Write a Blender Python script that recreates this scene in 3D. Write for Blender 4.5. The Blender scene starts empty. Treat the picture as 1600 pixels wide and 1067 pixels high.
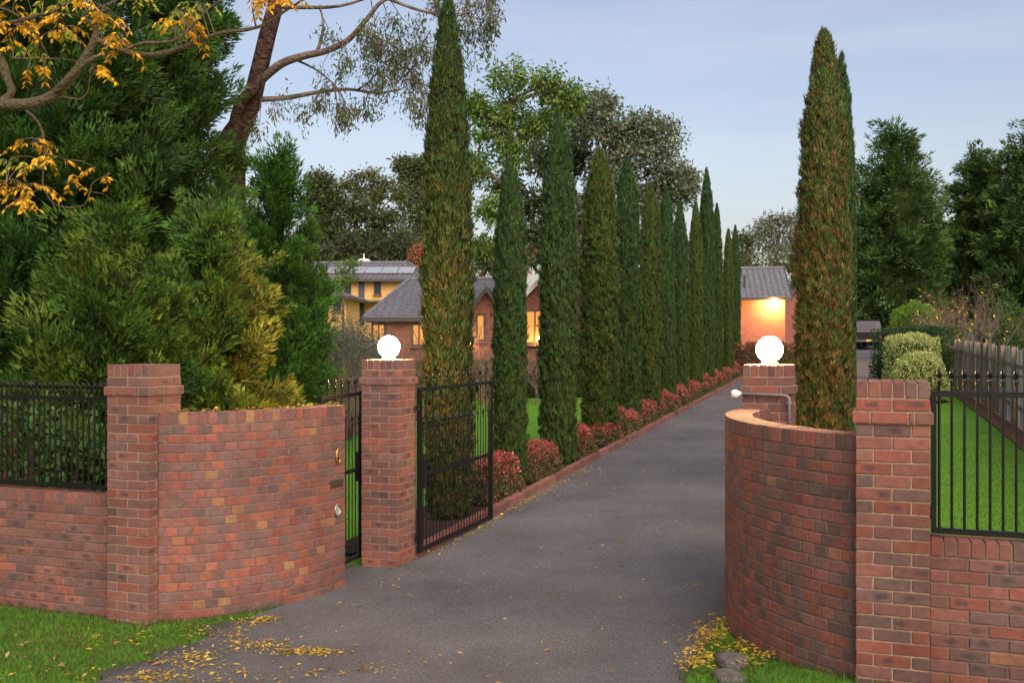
import bpy, bmesh, math, random
import numpy as np
from mathutils import Vector, Matrix
R = math.radians
rnd = random.Random(7)
rng = np.random.default_rng(7)
scene = bpy.context.scene
col = scene.collection

# ------------------------------------------------------------------ camera, sky, sun, exposure
EYE = 2.57
FPX = 1600.0
cam_d = bpy.data.cameras.new('camera'); cam = bpy.data.objects.new('camera', cam_d); col.objects.link(cam)
cam.location = (0, 0, EYE); cam.rotation_euler = (R(90), 0, 0)
cam_d.sensor_width = 36; cam_d.lens = 36 * FPX / 1600; cam_d.clip_end = 3000; cam_d.clip_start = 0.05
scene.camera = cam
SUN_EL, SUN_AZ = 42, 165          # azimuth clockwise from the view direction (+Y)
world = bpy.data.worlds.new('World'); scene.world = world; world.use_nodes = True
wn = world.node_tree.nodes; wl = world.node_tree.links; wn.clear()
wo = wn.new('ShaderNodeOutputWorld'); wb = wn.new('ShaderNodeBackground'); ws = wn.new('ShaderNodeTexSky')
ws.sky_type = 'NISHITA'; ws.sun_disc = False; ws.sun_elevation = R(SUN_EL); ws.sun_rotation = R(SUN_AZ)
ws.altitude = 100; ws.air_density = 1.0; ws.dust_density = 4.0; ws.ozone_density = 2.0
wb.inputs['Strength'].default_value = 0.15
wt = wn.new('ShaderNodeMix'); wt.data_type = 'RGBA'; wt.blend_type = 'MULTIPLY'; wt.inputs['Factor'].default_value = 1.0
wt.inputs['B'].default_value = (0.78, 0.64, 0.555, 1)      # thin high evening veil: less saturated than a clear noon sky
wl.new(ws.outputs[0], wt.inputs['A'])
wc = wn.new('ShaderNodeTexCoord'); wm_ = wn.new('ShaderNodeMapping'); wm_.inputs['Scale'].default_value = (1.2, 1.2, 9.0); wz = wn.new('ShaderNodeTexNoise')
wz.inputs['Scale'].default_value = 1.6; wz.inputs['Detail'].default_value = 5; wz.inputs['Roughness'].default_value = 0.6
wl.new(wc.outputs['Generated'], wm_.inputs['Vector']); wl.new(wm_.outputs[0], wz.inputs['Vector'])
wr = wn.new('ShaderNodeMapRange'); wr.inputs['From Min'].default_value = 0.45; wr.inputs['From Max'].default_value = 0.75; wr.inputs['To Max'].default_value = 0.22; wl.new(wz.outputs['Fac'], wr.inputs['Value'])
wx = wn.new('ShaderNodeMix'); wx.data_type = 'RGBA'; wx.inputs['B'].default_value = (2.75, 2.6, 2.75, 1)      # faint high cloud
wl.new(wr.outputs[0], wx.inputs['Factor']); wl.new(wt.outputs['Result'], wx.inputs['A']); wl.new(wx.outputs['Result'], wb.inputs['Color']); wl.new(wb.outputs[0], wo.inputs['Surface'])
sun_d = bpy.data.lights.new('sun', 'SUN'); sun_d.energy = 1.15; sun_d.angle = R(60); sun_d.color = (1.0, 0.93, 0.85)
sun = bpy.data.objects.new('sun', sun_d); col.objects.link(sun)
sd = Vector((math.sin(R(SUN_AZ)) * math.cos(R(SUN_EL)), math.cos(R(SUN_AZ)) * math.cos(R(SUN_EL)), math.sin(R(SUN_EL))))
sun.rotation_euler = sd.to_track_quat('Z', 'Y').to_euler()
scene.view_settings.view_transform = 'Standard'; scene.view_settings.look = 'None'
scene.view_settings.exposure = 1.22; scene.view_settings.gamma = 1.0
scene.view_settings.use_curve_mapping = False

# ------------------------------------------------------------------ layout: the drive runs off at BETA, gate walls stand at ALPHA
BETA, ALPHA = R(19), R(20)
DV = Vector((math.sin(BETA), math.cos(BETA))); DN = Vector((math.cos(BETA), -math.sin(BETA)))
E1 = Vector((math.cos(ALPHA), -math.sin(ALPHA))); E2 = Vector((math.sin(ALPHA), math.cos(ALPHA)))
P0 = Vector((-1.13, 12.04))
DRIVE_W = 3.85
def sst(a, b, x):
    t = np.clip((np.asarray(x, float) - a) / (b - a), 0, 1); return t * t * (3 - 2 * t)
def DL(x, y):
    return (x - P0.x) * DV.x + (y - P0.y) * DV.y, (x - P0.x) * DN.x + (y - P0.y) * DN.y
def GDL(D, L):
    D = np.asarray(D, float); L = np.asarray(L, float)
    z = 0.027 * np.maximum(D, 0) + 0.0005 * np.clip(D - 30, 0, 40) ** 2 + np.maximum(D - 70, 0) * 0.03 
    z = z + (0.03 * np.clip(L, -1, 6) + 0.1 * sst(4.0, 4.9, L)) * (1 - sst(10, 36, D))
    z = z - 0.02 * np.clip(-D - 5, 0, 8)
    return z
def G(x, y):
    D, L = DL(x, y); return float(GDL(D, L))
def W(D, L, dz=0.0):
    p = P0 + DV * D + DN * L; return Vector((p.x, p.y, float(GDL(D, L)) + dz))
def at(px, py, Z):
    """world point that lies Z metres ahead under a picture direction"""
    return Vector(((px - 800) / FPX * Z, Z, EYE - (py - 533.5) / FPX * Z))

# ------------------------------------------------------------------ materials
MATS = {}
def mat(name, color=(0.5, 0.5, 0.5), rough=0.7, metal=0.0, noise=0.0, nscale=8.0, bump=0.0, bscale=60.0, emit=None, estr=0.0, spec=0.4,
        col2=None, attr=False, objcol=False, trans=0.0, bdist=0.02):
    m = bpy.data.materials.new(name); m.use_nodes = True; MATS[name] = m
    n = m.node_tree.nodes; l = m.node_tree.links; b = n['Principled BSDF']; out = n['Material Output']
    b.inputs['Roughness'].default_value = rough; b.inputs['Metallic'].default_value = metal
    b.inputs['Specular IOR Level'].default_value = spec
    tc = n.new('ShaderNodeTexCoord')
    if attr:
        a = n.new('ShaderNodeAttribute'); a.attribute_name = 'Col'; src = a.outputs['Color']
    elif objcol:
        a = n.new('ShaderNodeObjectInfo'); src = a.outputs['Color']
    else:
        a = n.new('ShaderNodeRGB'); a.outputs[0].default_value = (*color, 1); src = a.outputs[0]
    if noise > 0:
        t = n.new('ShaderNodeTexNoise'); t.inputs['Scale'].default_value = nscale; t.inputs['Detail'].default_value = 6
        l.new(tc.outputs['Object'], t.inputs['Vector'])
        if col2:
            r = n.new('ShaderNodeValToRGB'); r.color_ramp.elements[0].position = 0.38; r.color_ramp.elements[1].position = 0.62
            l.new(t.outputs['Fac'], r.inputs['Fac'])
            mx = n.new('ShaderNodeMix'); mx.data_type = 'RGBA'; mx.inputs['B'].default_value = (*col2, 1)
            mu = n.new('ShaderNodeMath'); mu.operation = 'MULTIPLY'; mu.inputs[1].default_value = noise
            l.new(r.outputs['Color'], mu.inputs[0]); l.new(mu.outputs[0], mx.inputs['Factor']); l.new(src, mx.inputs['A']); src = mx.outputs['Result']
        else:
            mr = n.new('ShaderNodeMapRange'); mr.inputs['From Min'].default_value = 0.25; mr.inputs['From Max'].default_value = 0.75
            mr.inputs['To Min'].default_value = 1 - noise; mr.inputs['To Max'].default_value = 1 + noise
            l.new(t.outputs['Fac'], mr.inputs['Value'])
            mx = n.new('ShaderNodeVectorMath'); mx.operation = 'SCALE'
            l.new(src, mx.inputs[0]); l.new(mr.outputs[0], mx.inputs['Scale']); src = mx.outputs[0]
    l.new(src, b.inputs['Base Color'])
    if bump > 0:
        t2 = n.new('ShaderNodeTexNoise'); t2.inputs['Scale'].default_value = bscale; t2.inputs['Detail'].default_value = 4
        l.new(tc.outputs['Object'], t2.inputs['Vector'])
        bp = n.new('ShaderNodeBump'); bp.inputs['Strength'].default_value = bump; bp.inputs['Distance'].default_value = bdist
        l.new(t2.outputs['Fac'], bp.inputs['Height']); l.new(bp.outputs[0], b.inputs['Normal'])
    if emit:
        b.inputs['Emission Color'].default_value = (*emit, 1); b.inputs['Emission Strength'].default_value = estr
    if trans > 0:
        tr = n.new('ShaderNodeBsdfTranslucent'); ms = n.new('ShaderNodeMixShader'); ms.inputs[0].default_value = trans
        l.new(src, tr.inputs['Color']); l.new(b.outputs[0], ms.inputs[1]); l.new(tr.outputs[0], ms.inputs[2]); l.new(ms.outputs[0], out.inputs['Surface'])
    return m

def brick_mat(name, marks):
    """fired clay: colour per brick from the object, kiln marks, mottling and fine pits"""
    m = bpy.data.materials.new(name); m.use_nodes = True; MATS[name] = m
    n = m.node_tree.nodes; l = m.node_tree.links; b = n['Principled BSDF']
    b.inputs['Roughness'].default_value = 0.82; b.inputs['Specular IOR Level'].default_value = 0.25
    oi = n.new('ShaderNodeObjectInfo'); tc = n.new('ShaderNodeTexCoord')
    rv = n.new('ShaderNodeMath'); rv.operation = 'MULTIPLY'; rv.inputs[1].default_value = 37.0; l.new(oi.outputs['Random'], rv.inputs[0])
    off = n.new('ShaderNodeCombineXYZ'); l.new(rv.outputs[0], off.inputs[0]); l.new(rv.outputs[0], off.inputs[1])
    add = n.new('ShaderNodeVectorMath'); add.operation = 'ADD'; l.new(tc.outputs['Object'], add.inputs[0]); l.new(off.outputs[0], add.inputs[1])
    n1 = n.new('ShaderNodeTexNoise'); n1.inputs['Scale'].default_value = 22; n1.inputs['Detail'].default_value = 8; n1.inputs['Roughness'].default_value = 0.7
    l.new(add.outputs[0], n1.inputs['Vector'])
    mr = n.new('ShaderNodeMapRange'); mr.inputs['From Min'].default_value = 0.3; mr.inputs['From Max'].default_value = 0.7
    mr.inputs['To Min'].default_value = 0.72; mr.inputs['To Max'].default_value = 1.28; l.new(n1.outputs['Fac'], mr.inputs['Value'])
    sc = n.new('ShaderNodeVectorMath'); sc.operation = 'SCALE'; l.new(oi.outputs['Color'], sc.inputs[0]); l.new(mr.outputs[0], sc.inputs['Scale'])
    src = sc.outputs[0]
    if marks:
        sep = n.new('ShaderNodeSeparateXYZ'); l.new(tc.outputs['Object'], sep.inputs[0])
        fr = n.new('ShaderNodeMath'); fr.operation = 'FRACT'; l.new(rv.outputs[0], fr.inputs[0])
        x0 = n.new('ShaderNodeMapRange'); x0.inputs['To Min'].default_value = -0.07; x0.inputs['To Max'].default_value = 0.07; l.new(fr.outputs[0], x0.inputs['Value'])
        dx = n.new('ShaderNodeMath'); dx.operation = 'SUBTRACT'; l.new(sep.outputs[0], dx.inputs[0]); l.new(x0.outputs[0], dx.inputs[1])
        dx2 = n.new('ShaderNodeMath'); dx2.operation = 'DIVIDE'; dx2.inputs[1].default_value = 0.055; l.new(dx.outputs[0], dx2.inputs[0])
        dz2 = n.new('ShaderNodeMath'); dz2.operation = 'DIVIDE'; dz2.inputs[1].default_value = 0.024; l.new(sep.outputs[2], dz2.inputs[0])
        p1 = n.new('ShaderNodeMath'); p1.operation = 'POWER'; p1.inputs[1].default_value = 2; ab = n.new('ShaderNodeMath'); ab.operation = 'ABSOLUTE'
        l.new(dx2.outputs[0], ab.inputs[0]); l.new(ab.outputs[0], p1.inputs[0])
        p2 = n.new('ShaderNodeMath'); p2.operation = 'POWER'; p2.inputs[1].default_value = 2; ab2 = n.new('ShaderNodeMath'); ab2.operation = 'ABSOLUTE'
        l.new(dz2.outputs[0], ab2.inputs[0]); l.new(ab2.outputs[0], p2.inputs[0])
        s = n.new('ShaderNodeMath'); s.operation = 'ADD'; l.new(p1.outputs[0], s.inputs[0]); l.new(p2.outputs[0], s.inputs[1])
        s2 = n.new('ShaderNodeMath'); s2.operation = 'ADD'; l.new(s.outputs[0], s2.inputs[0])
        nm = n.new('ShaderNodeMath'); nm.operation = 'MULTIPLY'; nm.inputs[1].default_value = 1.6; l.new(n1.outputs['Fac'], nm.inputs[0]); l.new(nm.outputs[0], s2.inputs[1])
        rr = n.new('ShaderNodeMapRange'); rr.inputs['From Min'].default_value = 0.9; rr.inputs['From Max'].default_value = 2.0
        rr.inputs['To Min'].default_value = 0.75; rr.inputs['To Max'].default_value = 0.0; l.new(s2.outputs[0], rr.inputs['Value'])
        gt = n.new('ShaderNodeMath'); gt.operation = 'GREATER_THAN'; gt.inputs[1].default_value = 0.62; l.new(oi.outputs['Random'], gt.inputs[0])
        mk = n.new('ShaderNodeMath'); mk.operation = 'MULTIPLY'; l.new(rr.outputs[0], mk.inputs[0]); l.new(gt.outputs[0], mk.inputs[1])
        mx = n.new('ShaderNodeMix'); mx.data_type = 'RGBA'; mx.inputs['B'].default_value = (0.045, 0.035, 0.034, 1)
        l.new(mk.outputs[0], mx.inputs['Factor']); l.new(src, mx.inputs['A']); src = mx.outputs['Result']
    gp = n.new('ShaderNodeNewGeometry')
    w1 = n.new('ShaderNodeTexNoise'); w1.inputs['Scale'].default_value = 1.3; w1.inputs['Detail'].default_value = 5; l.new(gp.outputs['Position'], w1.inputs['Vector'])
    wm = n.new('ShaderNodeMapRange'); wm.inputs['From Min'].default_value = 0.32; wm.inputs['From Max'].default_value = 0.68; wm.inputs['To Min'].default_value = 0.78; wm.inputs['To Max'].default_value = 1.2
    l.new(w1.outputs['Fac'], wm.inputs['Value'])
    ws_ = n.new('ShaderNodeVectorMath'); ws_.operation = 'SCALE'; l.new(src, ws_.inputs[0]); l.new(wm.outputs[0], ws_.inputs['Scale'])
    w2 = n.new('ShaderNodeTexNoise'); w2.inputs['Scale'].default_value = 7; w2.inputs['Detail'].default_value = 8; w2.inputs['Roughness'].default_value = 0.75; l.new(gp.outputs['Position'], w2.inputs['Vector'])
    sm = n.new('ShaderNodeMapRange'); sm.inputs['From Min'].default_value = 0.52; sm.inputs['From Max'].default_value = 0.75; sm.inputs['To Min'].default_value = 0.0; sm.inputs['To Max'].default_value = 0.55; l.new(w2.outputs['Fac'], sm.inputs['Value'])
    gm = n.new('ShaderNodeMix'); gm.data_type = 'RGBA'; gm.inputs['B'].default_value = (0.095, 0.066, 0.062, 1); l.new(sm.outputs[0], gm.inputs['Factor']); l.new(ws_.outputs[0], gm.inputs['A'])
    w3 = n.new('ShaderNodeTexNoise'); w3.inputs['Scale'].default_value = 45; w3.inputs['Detail'].default_value = 6; w3.inputs['Roughness'].default_value = 0.8; l.new(gp.outputs['Position'], w3.inputs['Vector'])
    pm = n.new('ShaderNodeMapRange'); pm.inputs['From Min'].default_value = 0.60; pm.inputs['From Max'].default_value = 0.72; pm.inputs['To Min'].default_value = 0.0; pm.inputs['To Max'].default_value = 0.4; l.new(w3.outputs['Fac'], pm.inputs['Value'])
    pmx = n.new('ShaderNodeMix'); pmx.data_type = 'RGBA'; pmx.inputs['B'].default_value = (0.28, 0.19, 0.165, 1); l.new(pm.outputs[0], pmx.inputs['Factor']); l.new(gm.outputs['Result'], pmx.inputs['A']); src = pmx.outputs['Result']
    l.new(src, b.inputs['Base Color'])
    n2 = n.new('ShaderNodeTexNoise'); n2.inputs['Scale'].default_value = 130; n2.inputs['Detail'].default_value = 5; l.new(add.outputs[0], n2.inputs['Vector'])
    bp = n.new('ShaderNodeBump'); bp.inputs['Strength'].default_value = 0.45; bp.inputs['Distance'].default_value = 0.01
    l.new(n2.outputs['Fac'], bp.inputs['Height']); l.new(bp.outputs[0], b.inputs['Normal'])
    return m
brick_mat('brick_clay', False); brick_mat('brick_clay_marked', True)
mat('brick_joined', attr=True, rough=0.82, noise=0.25, nscale=22, bump=0.4, bscale=130, spec=0.25)
mat('mortar_tan', (0.29, 0.215, 0.155), 0.95, noise=0.25, nscale=30, bump=0.6, bscale=150, spec=0.1)
mat('mortar_grey', (0.17, 0.125, 0.095), 0.95, noise=0.35, nscale=14, bump=0.6, bscale=150, spec=0.1)
mat('black_steel', (0.005, 0.005, 0.006), 0.42, noise=0.3, nscale=40, bump=0.08, bscale=200, spec=0.28)
mat('leaf', attr=True, rough=0.55, spec=0.25, trans=0.38)
mat('needle', attr=True, rough=0.6, spec=0.2, trans=0.18)
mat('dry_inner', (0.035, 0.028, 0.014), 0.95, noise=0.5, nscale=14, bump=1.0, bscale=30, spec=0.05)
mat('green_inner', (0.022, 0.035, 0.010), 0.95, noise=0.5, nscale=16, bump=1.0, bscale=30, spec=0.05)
mat('bark', (0.10, 0.075, 0.055), 0.9, noise=0.45, nscale=9, bump=1.0, bscale=26, spec=0.15)
mat('bark_red', (0.075, 0.045, 0.034), 0.95, noise=0.8, nscale=8, bump=1.0, bscale=11, spec=0.1, col2=(0.026, 0.018, 0.016), bdist=0.16)
mat('bark_pale', (0.17, 0.135, 0.115), 0.85, noise=0.8, nscale=6, bump=1.0, bscale=18, spec=0.15, bdist=0.05, col2=(0.075, 0.055, 0.047))
mat('bark_moss', (0.10, 0.08, 0.055), 0.9, noise=0.6, nscale=6, bump=1.0, bscale=34, spec=0.1, bdist=0.05, col2=(0.065, 0.066, 0.024))
mat('twig', (0.16, 0.115, 0.085), 0.9, noise=0.3, nscale=12, spec=0.15)
mat('twig_grey', (0.13, 0.115, 0.10), 0.9, noise=0.3, nscale=12, spec=0.15)
mat('globe_light', (1, 0.9, 0.75), 0.3, emit=(1.0, 0.60, 0.25), estr=300.0)
mat('flood_light', (1, 0.85, 0.6), 0.3, emit=(1.0, 0.45, 0.12), estr=1100.0)
mat('house_light', (1, 0.85, 0.6), 0.3, emit=(1.0, 0.6, 0.25), estr=90.0)
mat('lit_window', (0.25, 0.12, 0.04), 0.4, emit=(1.0, 0.40, 0.07), estr=0.30, noise=0.3, nscale=2.0)
mat('brass', (0.42, 0.26, 0.07), 0.35, metal=0.9, noise=0.2, nscale=60)
mat('bronze', (0.09, 0.065, 0.05), 0.45, metal=0.5, noise=0.3, nscale=50)
mat('nickel', (0.30, 0.295, 0.28), 0.45, metal=0.9)
mat('dull_glass', (0.30, 0.32, 0.31), 0.4, spec=0.4)
mat('white_plastic', (0.72, 0.70, 0.66), 0.4)
mat('grey_conduit', (0.16, 0.16, 0.165), 0.45, noise=0.15, nscale=30)
mat('stone', (0.075, 0.07, 0.068), 0.9, noise=0.6, nscale=9, bump=1.0, bscale=40, col2=(0.17, 0.16, 0.15))
mat('flagstone', (0.06, 0.056, 0.056), 0.85, noise=0.4, nscale=9, bump=0.8, bscale=45)
mat('mulch', (0.045, 0.03, 0.022), 0.95, noise=0.5, nscale=25, bump=1.0, bscale=60, spec=0.1)
mat('mulch_red', (0.13, 0.07, 0.045), 0.95, noise=0.5, nscale=12, bump=1.0, bscale=40, spec=0.1)
mat('yellow_render', (0.62, 0.38, 0.14), 0.9, noise=0.08, nscale=3)
mat('white_trim', (0.68, 0.66, 0.64), 0.6)
mat('dark_trim', (0.05, 0.045, 0.045), 0.5)
mat('window_glass', (0.03, 0.033, 0.038), 0.3, spec=0.25)
mat('solar', (0.27, 0.285, 0.31), 0.25, spec=0.6)
mat('weathered_wood', (0.46, 0.46, 0.44), 0.9, noise=0.4, nscale=5, bump=0.6, bscale=30, spec=0.1, col2=(0.26, 0.245, 0.22))
mat('brown_wood', (0.19, 0.15, 0.115), 0.9, noise=0.4, nscale=5, bump=0.6, bscale=30, spec=0.1)
mat('car_black', (0.006, 0.0065, 0.008), 0.4, spec=0.2)
mat('canopy_grey', (0.06, 0.066, 0.08), 0.5, spec=0.3)
mat('tyre', (0.012, 0.012, 0.012), 0.9)
mat('tail_red', (0.30, 0.012, 0.010), 0.25)
mat('number_plate', (0.60, 0.40, 0.05), 0.4)

def roof_mat(name, c):
    m = mat(name, c, 0.65, noise=0.25, nscale=6, spec=0.35)
    n = m.node_tree.nodes; l = m.node_tree.links; tc = n.new('ShaderNodeTexCoord'); w = n.new('ShaderNodeTexWave')
    w.bands_direction = 'X'; w.inputs['Scale'].default_value = 1.05; w.inputs['Distortion'].default_value = 0.0
    l.new(tc.outputs['UV'], w.inputs['Vector'])
    bp = n.new('ShaderNodeBump'); bp.inputs['Strength'].default_value = 1.0; bp.inputs['Distance'].default_value = 0.05
    l.new(w.outputs['Fac'], bp.inputs['Height']); l.new(bp.outputs[0], n['Principled BSDF'].inputs['Normal']); return m
roof_mat('roof_tile', (0.13, 0.135, 0.155))
def far_brick_mat(name, c1, c2, mort):
    m = bpy.data.materials.new(name); m.use_nodes = True; MATS[name] = m
    n = m.node_tree.nodes; l = m.node_tree.links; b = n['Principled BSDF']; b.inputs['Roughness'].default_value = 0.9
    tc = n.new('ShaderNodeTexCoord'); sp = n.new('ShaderNodeSeparateXYZ'); cb = n.new('ShaderNodeCombineXYZ'); ad = n.new('ShaderNodeMath')
    l.new(tc.outputs['Object'], sp.inputs[0]); l.new(sp.outputs[0], ad.inputs[0]); l.new(sp.outputs[1], ad.inputs[1])
    l.new(ad.outputs[0], cb.inputs[0]); l.new(sp.outputs[2], cb.inputs[1])
    t = n.new('ShaderNodeTexBrick'); t.inputs['Scale'].default_value = 1.0; t.inputs['Brick Width'].default_value = 0.24; t.inputs['Row Height'].default_value = 0.086
    t.inputs['Mortar Size'].default_value = 0.006; t.inputs['Color1'].default_value = (*c1, 1); t.inputs['Color2'].default_value = (*c2, 1); t.inputs['Mortar'].default_value = (*mort, 1)
    l.new(cb.outputs[0], t.inputs['Vector']); l.new(t.outputs['Color'], b.inputs['Base Color']); return m
far_brick_mat('house_brick', (0.26, 0.085, 0.055), (0.17, 0.06, 0.045), (0.22, 0.16, 0.12))

def asphalt():
    m = bpy.data.materials.new('asphalt'); m.use_nodes = True; MATS['asphalt'] = m
    n = m.node_tree.nodes; l = m.node_tree.links; b = n['Principled BSDF']; b.inputs['Roughness'].default_value = 0.78; b.inputs['Specular IOR Level'].default_value = 0.35
    tc = n.new('ShaderNodeTexCoord')
    v = n.new('ShaderNodeTexVoronoi'); v.inputs['Scale'].default_value = 150; l.new(tc.outputs['Object'], v.inputs['Vector'])
    r = n.new('ShaderNodeValToRGB'); e = r.color_ramp.elements
    e[0].position = 0.0; e[0].color = (0.046, 0.048, 0.051, 1); e[1].position = 1.0; e[1].color = (0.165, 0.168, 0.175, 1)
    e2 = e.new(0.6); e2.color = (0.085, 0.086, 0.090, 1)
    sx = n.new('ShaderNodeSeparateColor'); l.new(v.outputs['Color'], sx.inputs[0]); l.new(sx.outputs[0], r.inputs['Fac'])
    t = n.new('ShaderNodeTexNoise'); t.inputs['Scale'].default_value = 0.55; t.inputs['Detail'].default_value = 7; t.inputs['Roughness'].default_value = 0.65; l.new(tc.outputs['Object'], t.inputs['Vector'])
    mr = n.new('ShaderNodeMapRange'); mr.inputs['From Min'].default_value = 0.3; mr.inputs['From Max'].default_value = 0.7; mr.inputs['To Min'].default_value = 0.62; mr.inputs['To Max'].default_value = 1.3
    l.new(t.outputs['Fac'], mr.inputs['Value'])
    s = n.new('ShaderNodeVectorMath'); s.operation = 'SCALE'; l.new(r.outputs[0], s.inputs[0]); l.new(mr.outputs[0], s.inputs['Scale']); l.new(s.outputs[0], b.inputs['Base Color'])
    bp = n.new('ShaderNodeBump'); bp.inputs['Strength'].default_value = 0.5; bp.inputs['Distance'].default_value = 0.012
    l.new(v.outputs['Distance'], bp.inputs['Height']); l.new(bp.outputs[0], b.inputs['Normal'])
asphalt()
def lawn_mat():
    m = mat('lawn_turf', (0.075, 0.20, 0.018), 0.9, noise=0.55, nscale=1.3, bump=0.25, bscale=40, spec=0.12, col2=(0.105, 0.25, 0.022))
lawn_mat()

# ------------------------------------------------------------------ mesh helpers
class MB:
    def __init__(s): s.v = []; s.f = []
    def add(s, vs, fs):
        o = len(s.v); s.v += [tuple(p) for p in vs]; s.f += [tuple(i + o for i in f) for f in fs]; return s
    def box(s, c, size, rz=0.0):
        hx, hy, hz = size[0] / 2, size[1] / 2, size[2] / 2; ca, sa = math.cos(rz), math.sin(rz); vs = []
        for dz in (-hz, hz):
            for dx, dy in ((-hx, -hy), (hx, -hy), (hx, hy), (-hx, hy)):
                vs.append((c[0] + dx * ca - dy * sa, c[1] + dx * sa + dy * ca, c[2] + dz))
        return s.add(vs, [(3, 2, 1, 0), (4, 5, 6, 7), (0, 1, 5, 4), (1, 2, 6, 5), (2, 3, 7, 6), (3, 0, 4, 7)])
    def tube(s, pts, rad, n=8, cap=True):
        pts = [Vector(p) for p in pts]
        if not hasattr(rad, '__len__'): rad = [rad] * len(pts)
        vs = []; fs = []; up = None
        for i, p in enumerate(pts):
            t = (pts[min(i + 1, len(pts) - 1)] - pts[max(i - 1, 0)])
            t = t.normalized() if t.length > 1e-9 else Vector((0, 0, 1))
            if up is None: up = Vector((1, 0, 0)) if abs(t.x) < 0.8 else Vector((0, 1, 0))
            a = (up - t * up.dot(t)).normalized(); b = t.cross(a); up = a
            for k in range(n):
                q = 2 * math.pi * k / n; vs.append(p + (a * math.cos(q) + b * math.sin(q)) * rad[i])
        for i in range(len(pts) - 1):
            for k in range(n):
                k2 = (k + 1) % n; fs.append((i * n + k, i * n + k2, (i + 1) * n + k2, (i + 1) * n + k))
        if cap: fs.append(tuple(range(n - 1, -1, -1))); fs.append(tuple((len(pts) - 1) * n + k for k in range(n)))
        return s.add(vs, fs)
    def lathe(s, prof, c=(0, 0, 0), n=16):
        vs = []; fs = []
        for r, z in prof:
            for k in range(n):
                q = 2 * math.pi * k / n; vs.append((c[0] + r * math.cos(q), c[1] + r * math.sin(q), c[2] + z))
        for i in range(len(prof) - 1):
            for k in range(n):
                k2 = (k + 1) % n; fs.append((i * n + k, i * n + k2, (i + 1) * n + k2, (i + 1) * n + k))
        fs.append(tuple(range(n - 1, -1, -1))); fs.append(tuple((len(prof) - 1) * n + k for k in range(n)))
        return s.add(vs, fs)
    def prism(s, poly, y0, y1):
        """outline in x,z extruded along y"""
        n = len(poly); vs = [(x, y0, z) for x, z in poly] + [(x, y1, z) for x, z in poly]
        fs = [tuple(range(n)), tuple(range(2 * n - 1, n - 1, -1))] + [(i, i + n, (i + 1) % n + n, (i + 1) % n) for i in range(n)]
        return s.add(vs, fs)
    def mesh(s, name, smooth=False):
        m = bpy.data.meshes.new(name); m.from_pydata(s.v, [], s.f); m.update()
        bm = bmesh.new(); bm.from_mesh(m); bmesh.ops.recalc_face_normals(bm, faces=bm.faces); bm.to_mesh(m); bm.free()
        if smooth: m.polygons.foreach_set('use_smooth', [True] * len(m.polygons))
        return m
    def build(s, name, material, parent=None, loc=(0, 0, 0), smooth=False):
        return link(name, s.mesh(name, smooth), material, parent, loc)
def link(name, me, material=None, parent=None, loc=(0, 0, 0), rz=0.0):
    if material and not me.materials: me.materials.append(MATS[material])
    o = bpy.data.objects.new(name, me); col.objects.link(o); o.location = loc
    if rz: o.rotation_euler = (0, 0, rz)
    if parent: o.parent = parent
    return o
def thing(name, label, cat, loc=(0, 0, 0), rz=0.0, group=None):
    o = bpy.data.objects.new(name, None); col.objects.link(o); o.location = loc; o.rotation_euler = (0, 0, rz); o.empty_display_size = 0.1
    return tag(o, label, cat, group)
def tag(o, label=None, cat=None, group=None, kind=None):
    if label: o['label'] = label
    if cat: o['category'] = cat
    if group: o['group'] = group
    if kind: o['kind'] = kind
    return o
def copy_tree(o, parent=None):
    c = o.copy(); col.objects.link(c); c.parent = parent
    for ch in list(o.children): copy_tree(ch, c)
    return c
def np_mesh(name, V, F, C=None):
    """V (n,3), F (m,k) same-size faces, C (n,3) linear vertex colours"""
    V = np.asarray(V, np.float32); F = np.asarray(F, np.int32); k = F.shape[1]
    m = bpy.data.meshes.new(name); m.vertices.add(len(V)); m.vertices.foreach_set('co', V.ravel())
    m.loops.add(F.size); m.loops.foreach_set('vertex_index', F.ravel())
    m.polygons.add(len(F)); m.polygons.foreach_set('loop_start', np.arange(0, F.size, k, dtype=np.int32))
    m.update(calc_edges=True)
    if C is not None:
        a = m.color_attributes.new('Col', 'FLOAT_COLOR', 'POINT')
        a.data.foreach_set('color', np.concatenate([np.asarray(C, np.float32), np.ones((len(V), 1), np.float32)], 1).ravel())
    m.validate(); return m
def unit(a): return a / np.maximum(np.linalg.norm(a, axis=1, keepdims=True), 1e-9)
def leaf_geo(C, d, nrm, ln, wd, cols, fold=0.0):
    """diamond leaves: base C, long axis d, blade normal nrm"""
    d = unit(d); s = unit(np.cross(d, nrm)); n2 = np.cross(s, d)
    ln = np.asarray(ln).reshape(-1, 1); wd = np.asarray(wd).reshape(-1, 1)
    mid = C + d * ln * 0.45 + n2 * ln * fold
    V = np.stack([C, mid - s * wd * 0.5, C + d * ln, mid + s * wd * 0.5], 1).reshape(-1, 3)
    F = np.arange(len(V), dtype=np.int32).reshape(-1, 4)
    return V, F, np.repeat(cols, 4, 0)
def needle_geo(C, d, nrm, ln, wd, cols):
    d = unit(d); s = unit(np.cross(d, nrm)); ln = np.asarray(ln).reshape(-1, 1); wd = np.asarray(wd).reshape(-1, 1)
    V = np.stack([C - s * wd * 0.5, C + s * wd * 0.5, C + d * ln], 1).reshape(-1, 3)
    return V, np.arange(len(V), dtype=np.int32).reshape(-1, 3), np.repeat(cols, 3, 0)
def leaf_obj(name, parts, material, parent=None, loc=(0, 0, 0)):
    Vs = []; Fs = []; Cs = []; o = 0
    for V, F, C in parts: Vs.append(V); Fs.append(F + o); Cs.append(C); o += len(V)
    return link(name, np_mesh(name, np.concatenate(Vs), np.concatenate(Fs), np.concatenate(Cs)), material, parent, loc)
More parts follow.
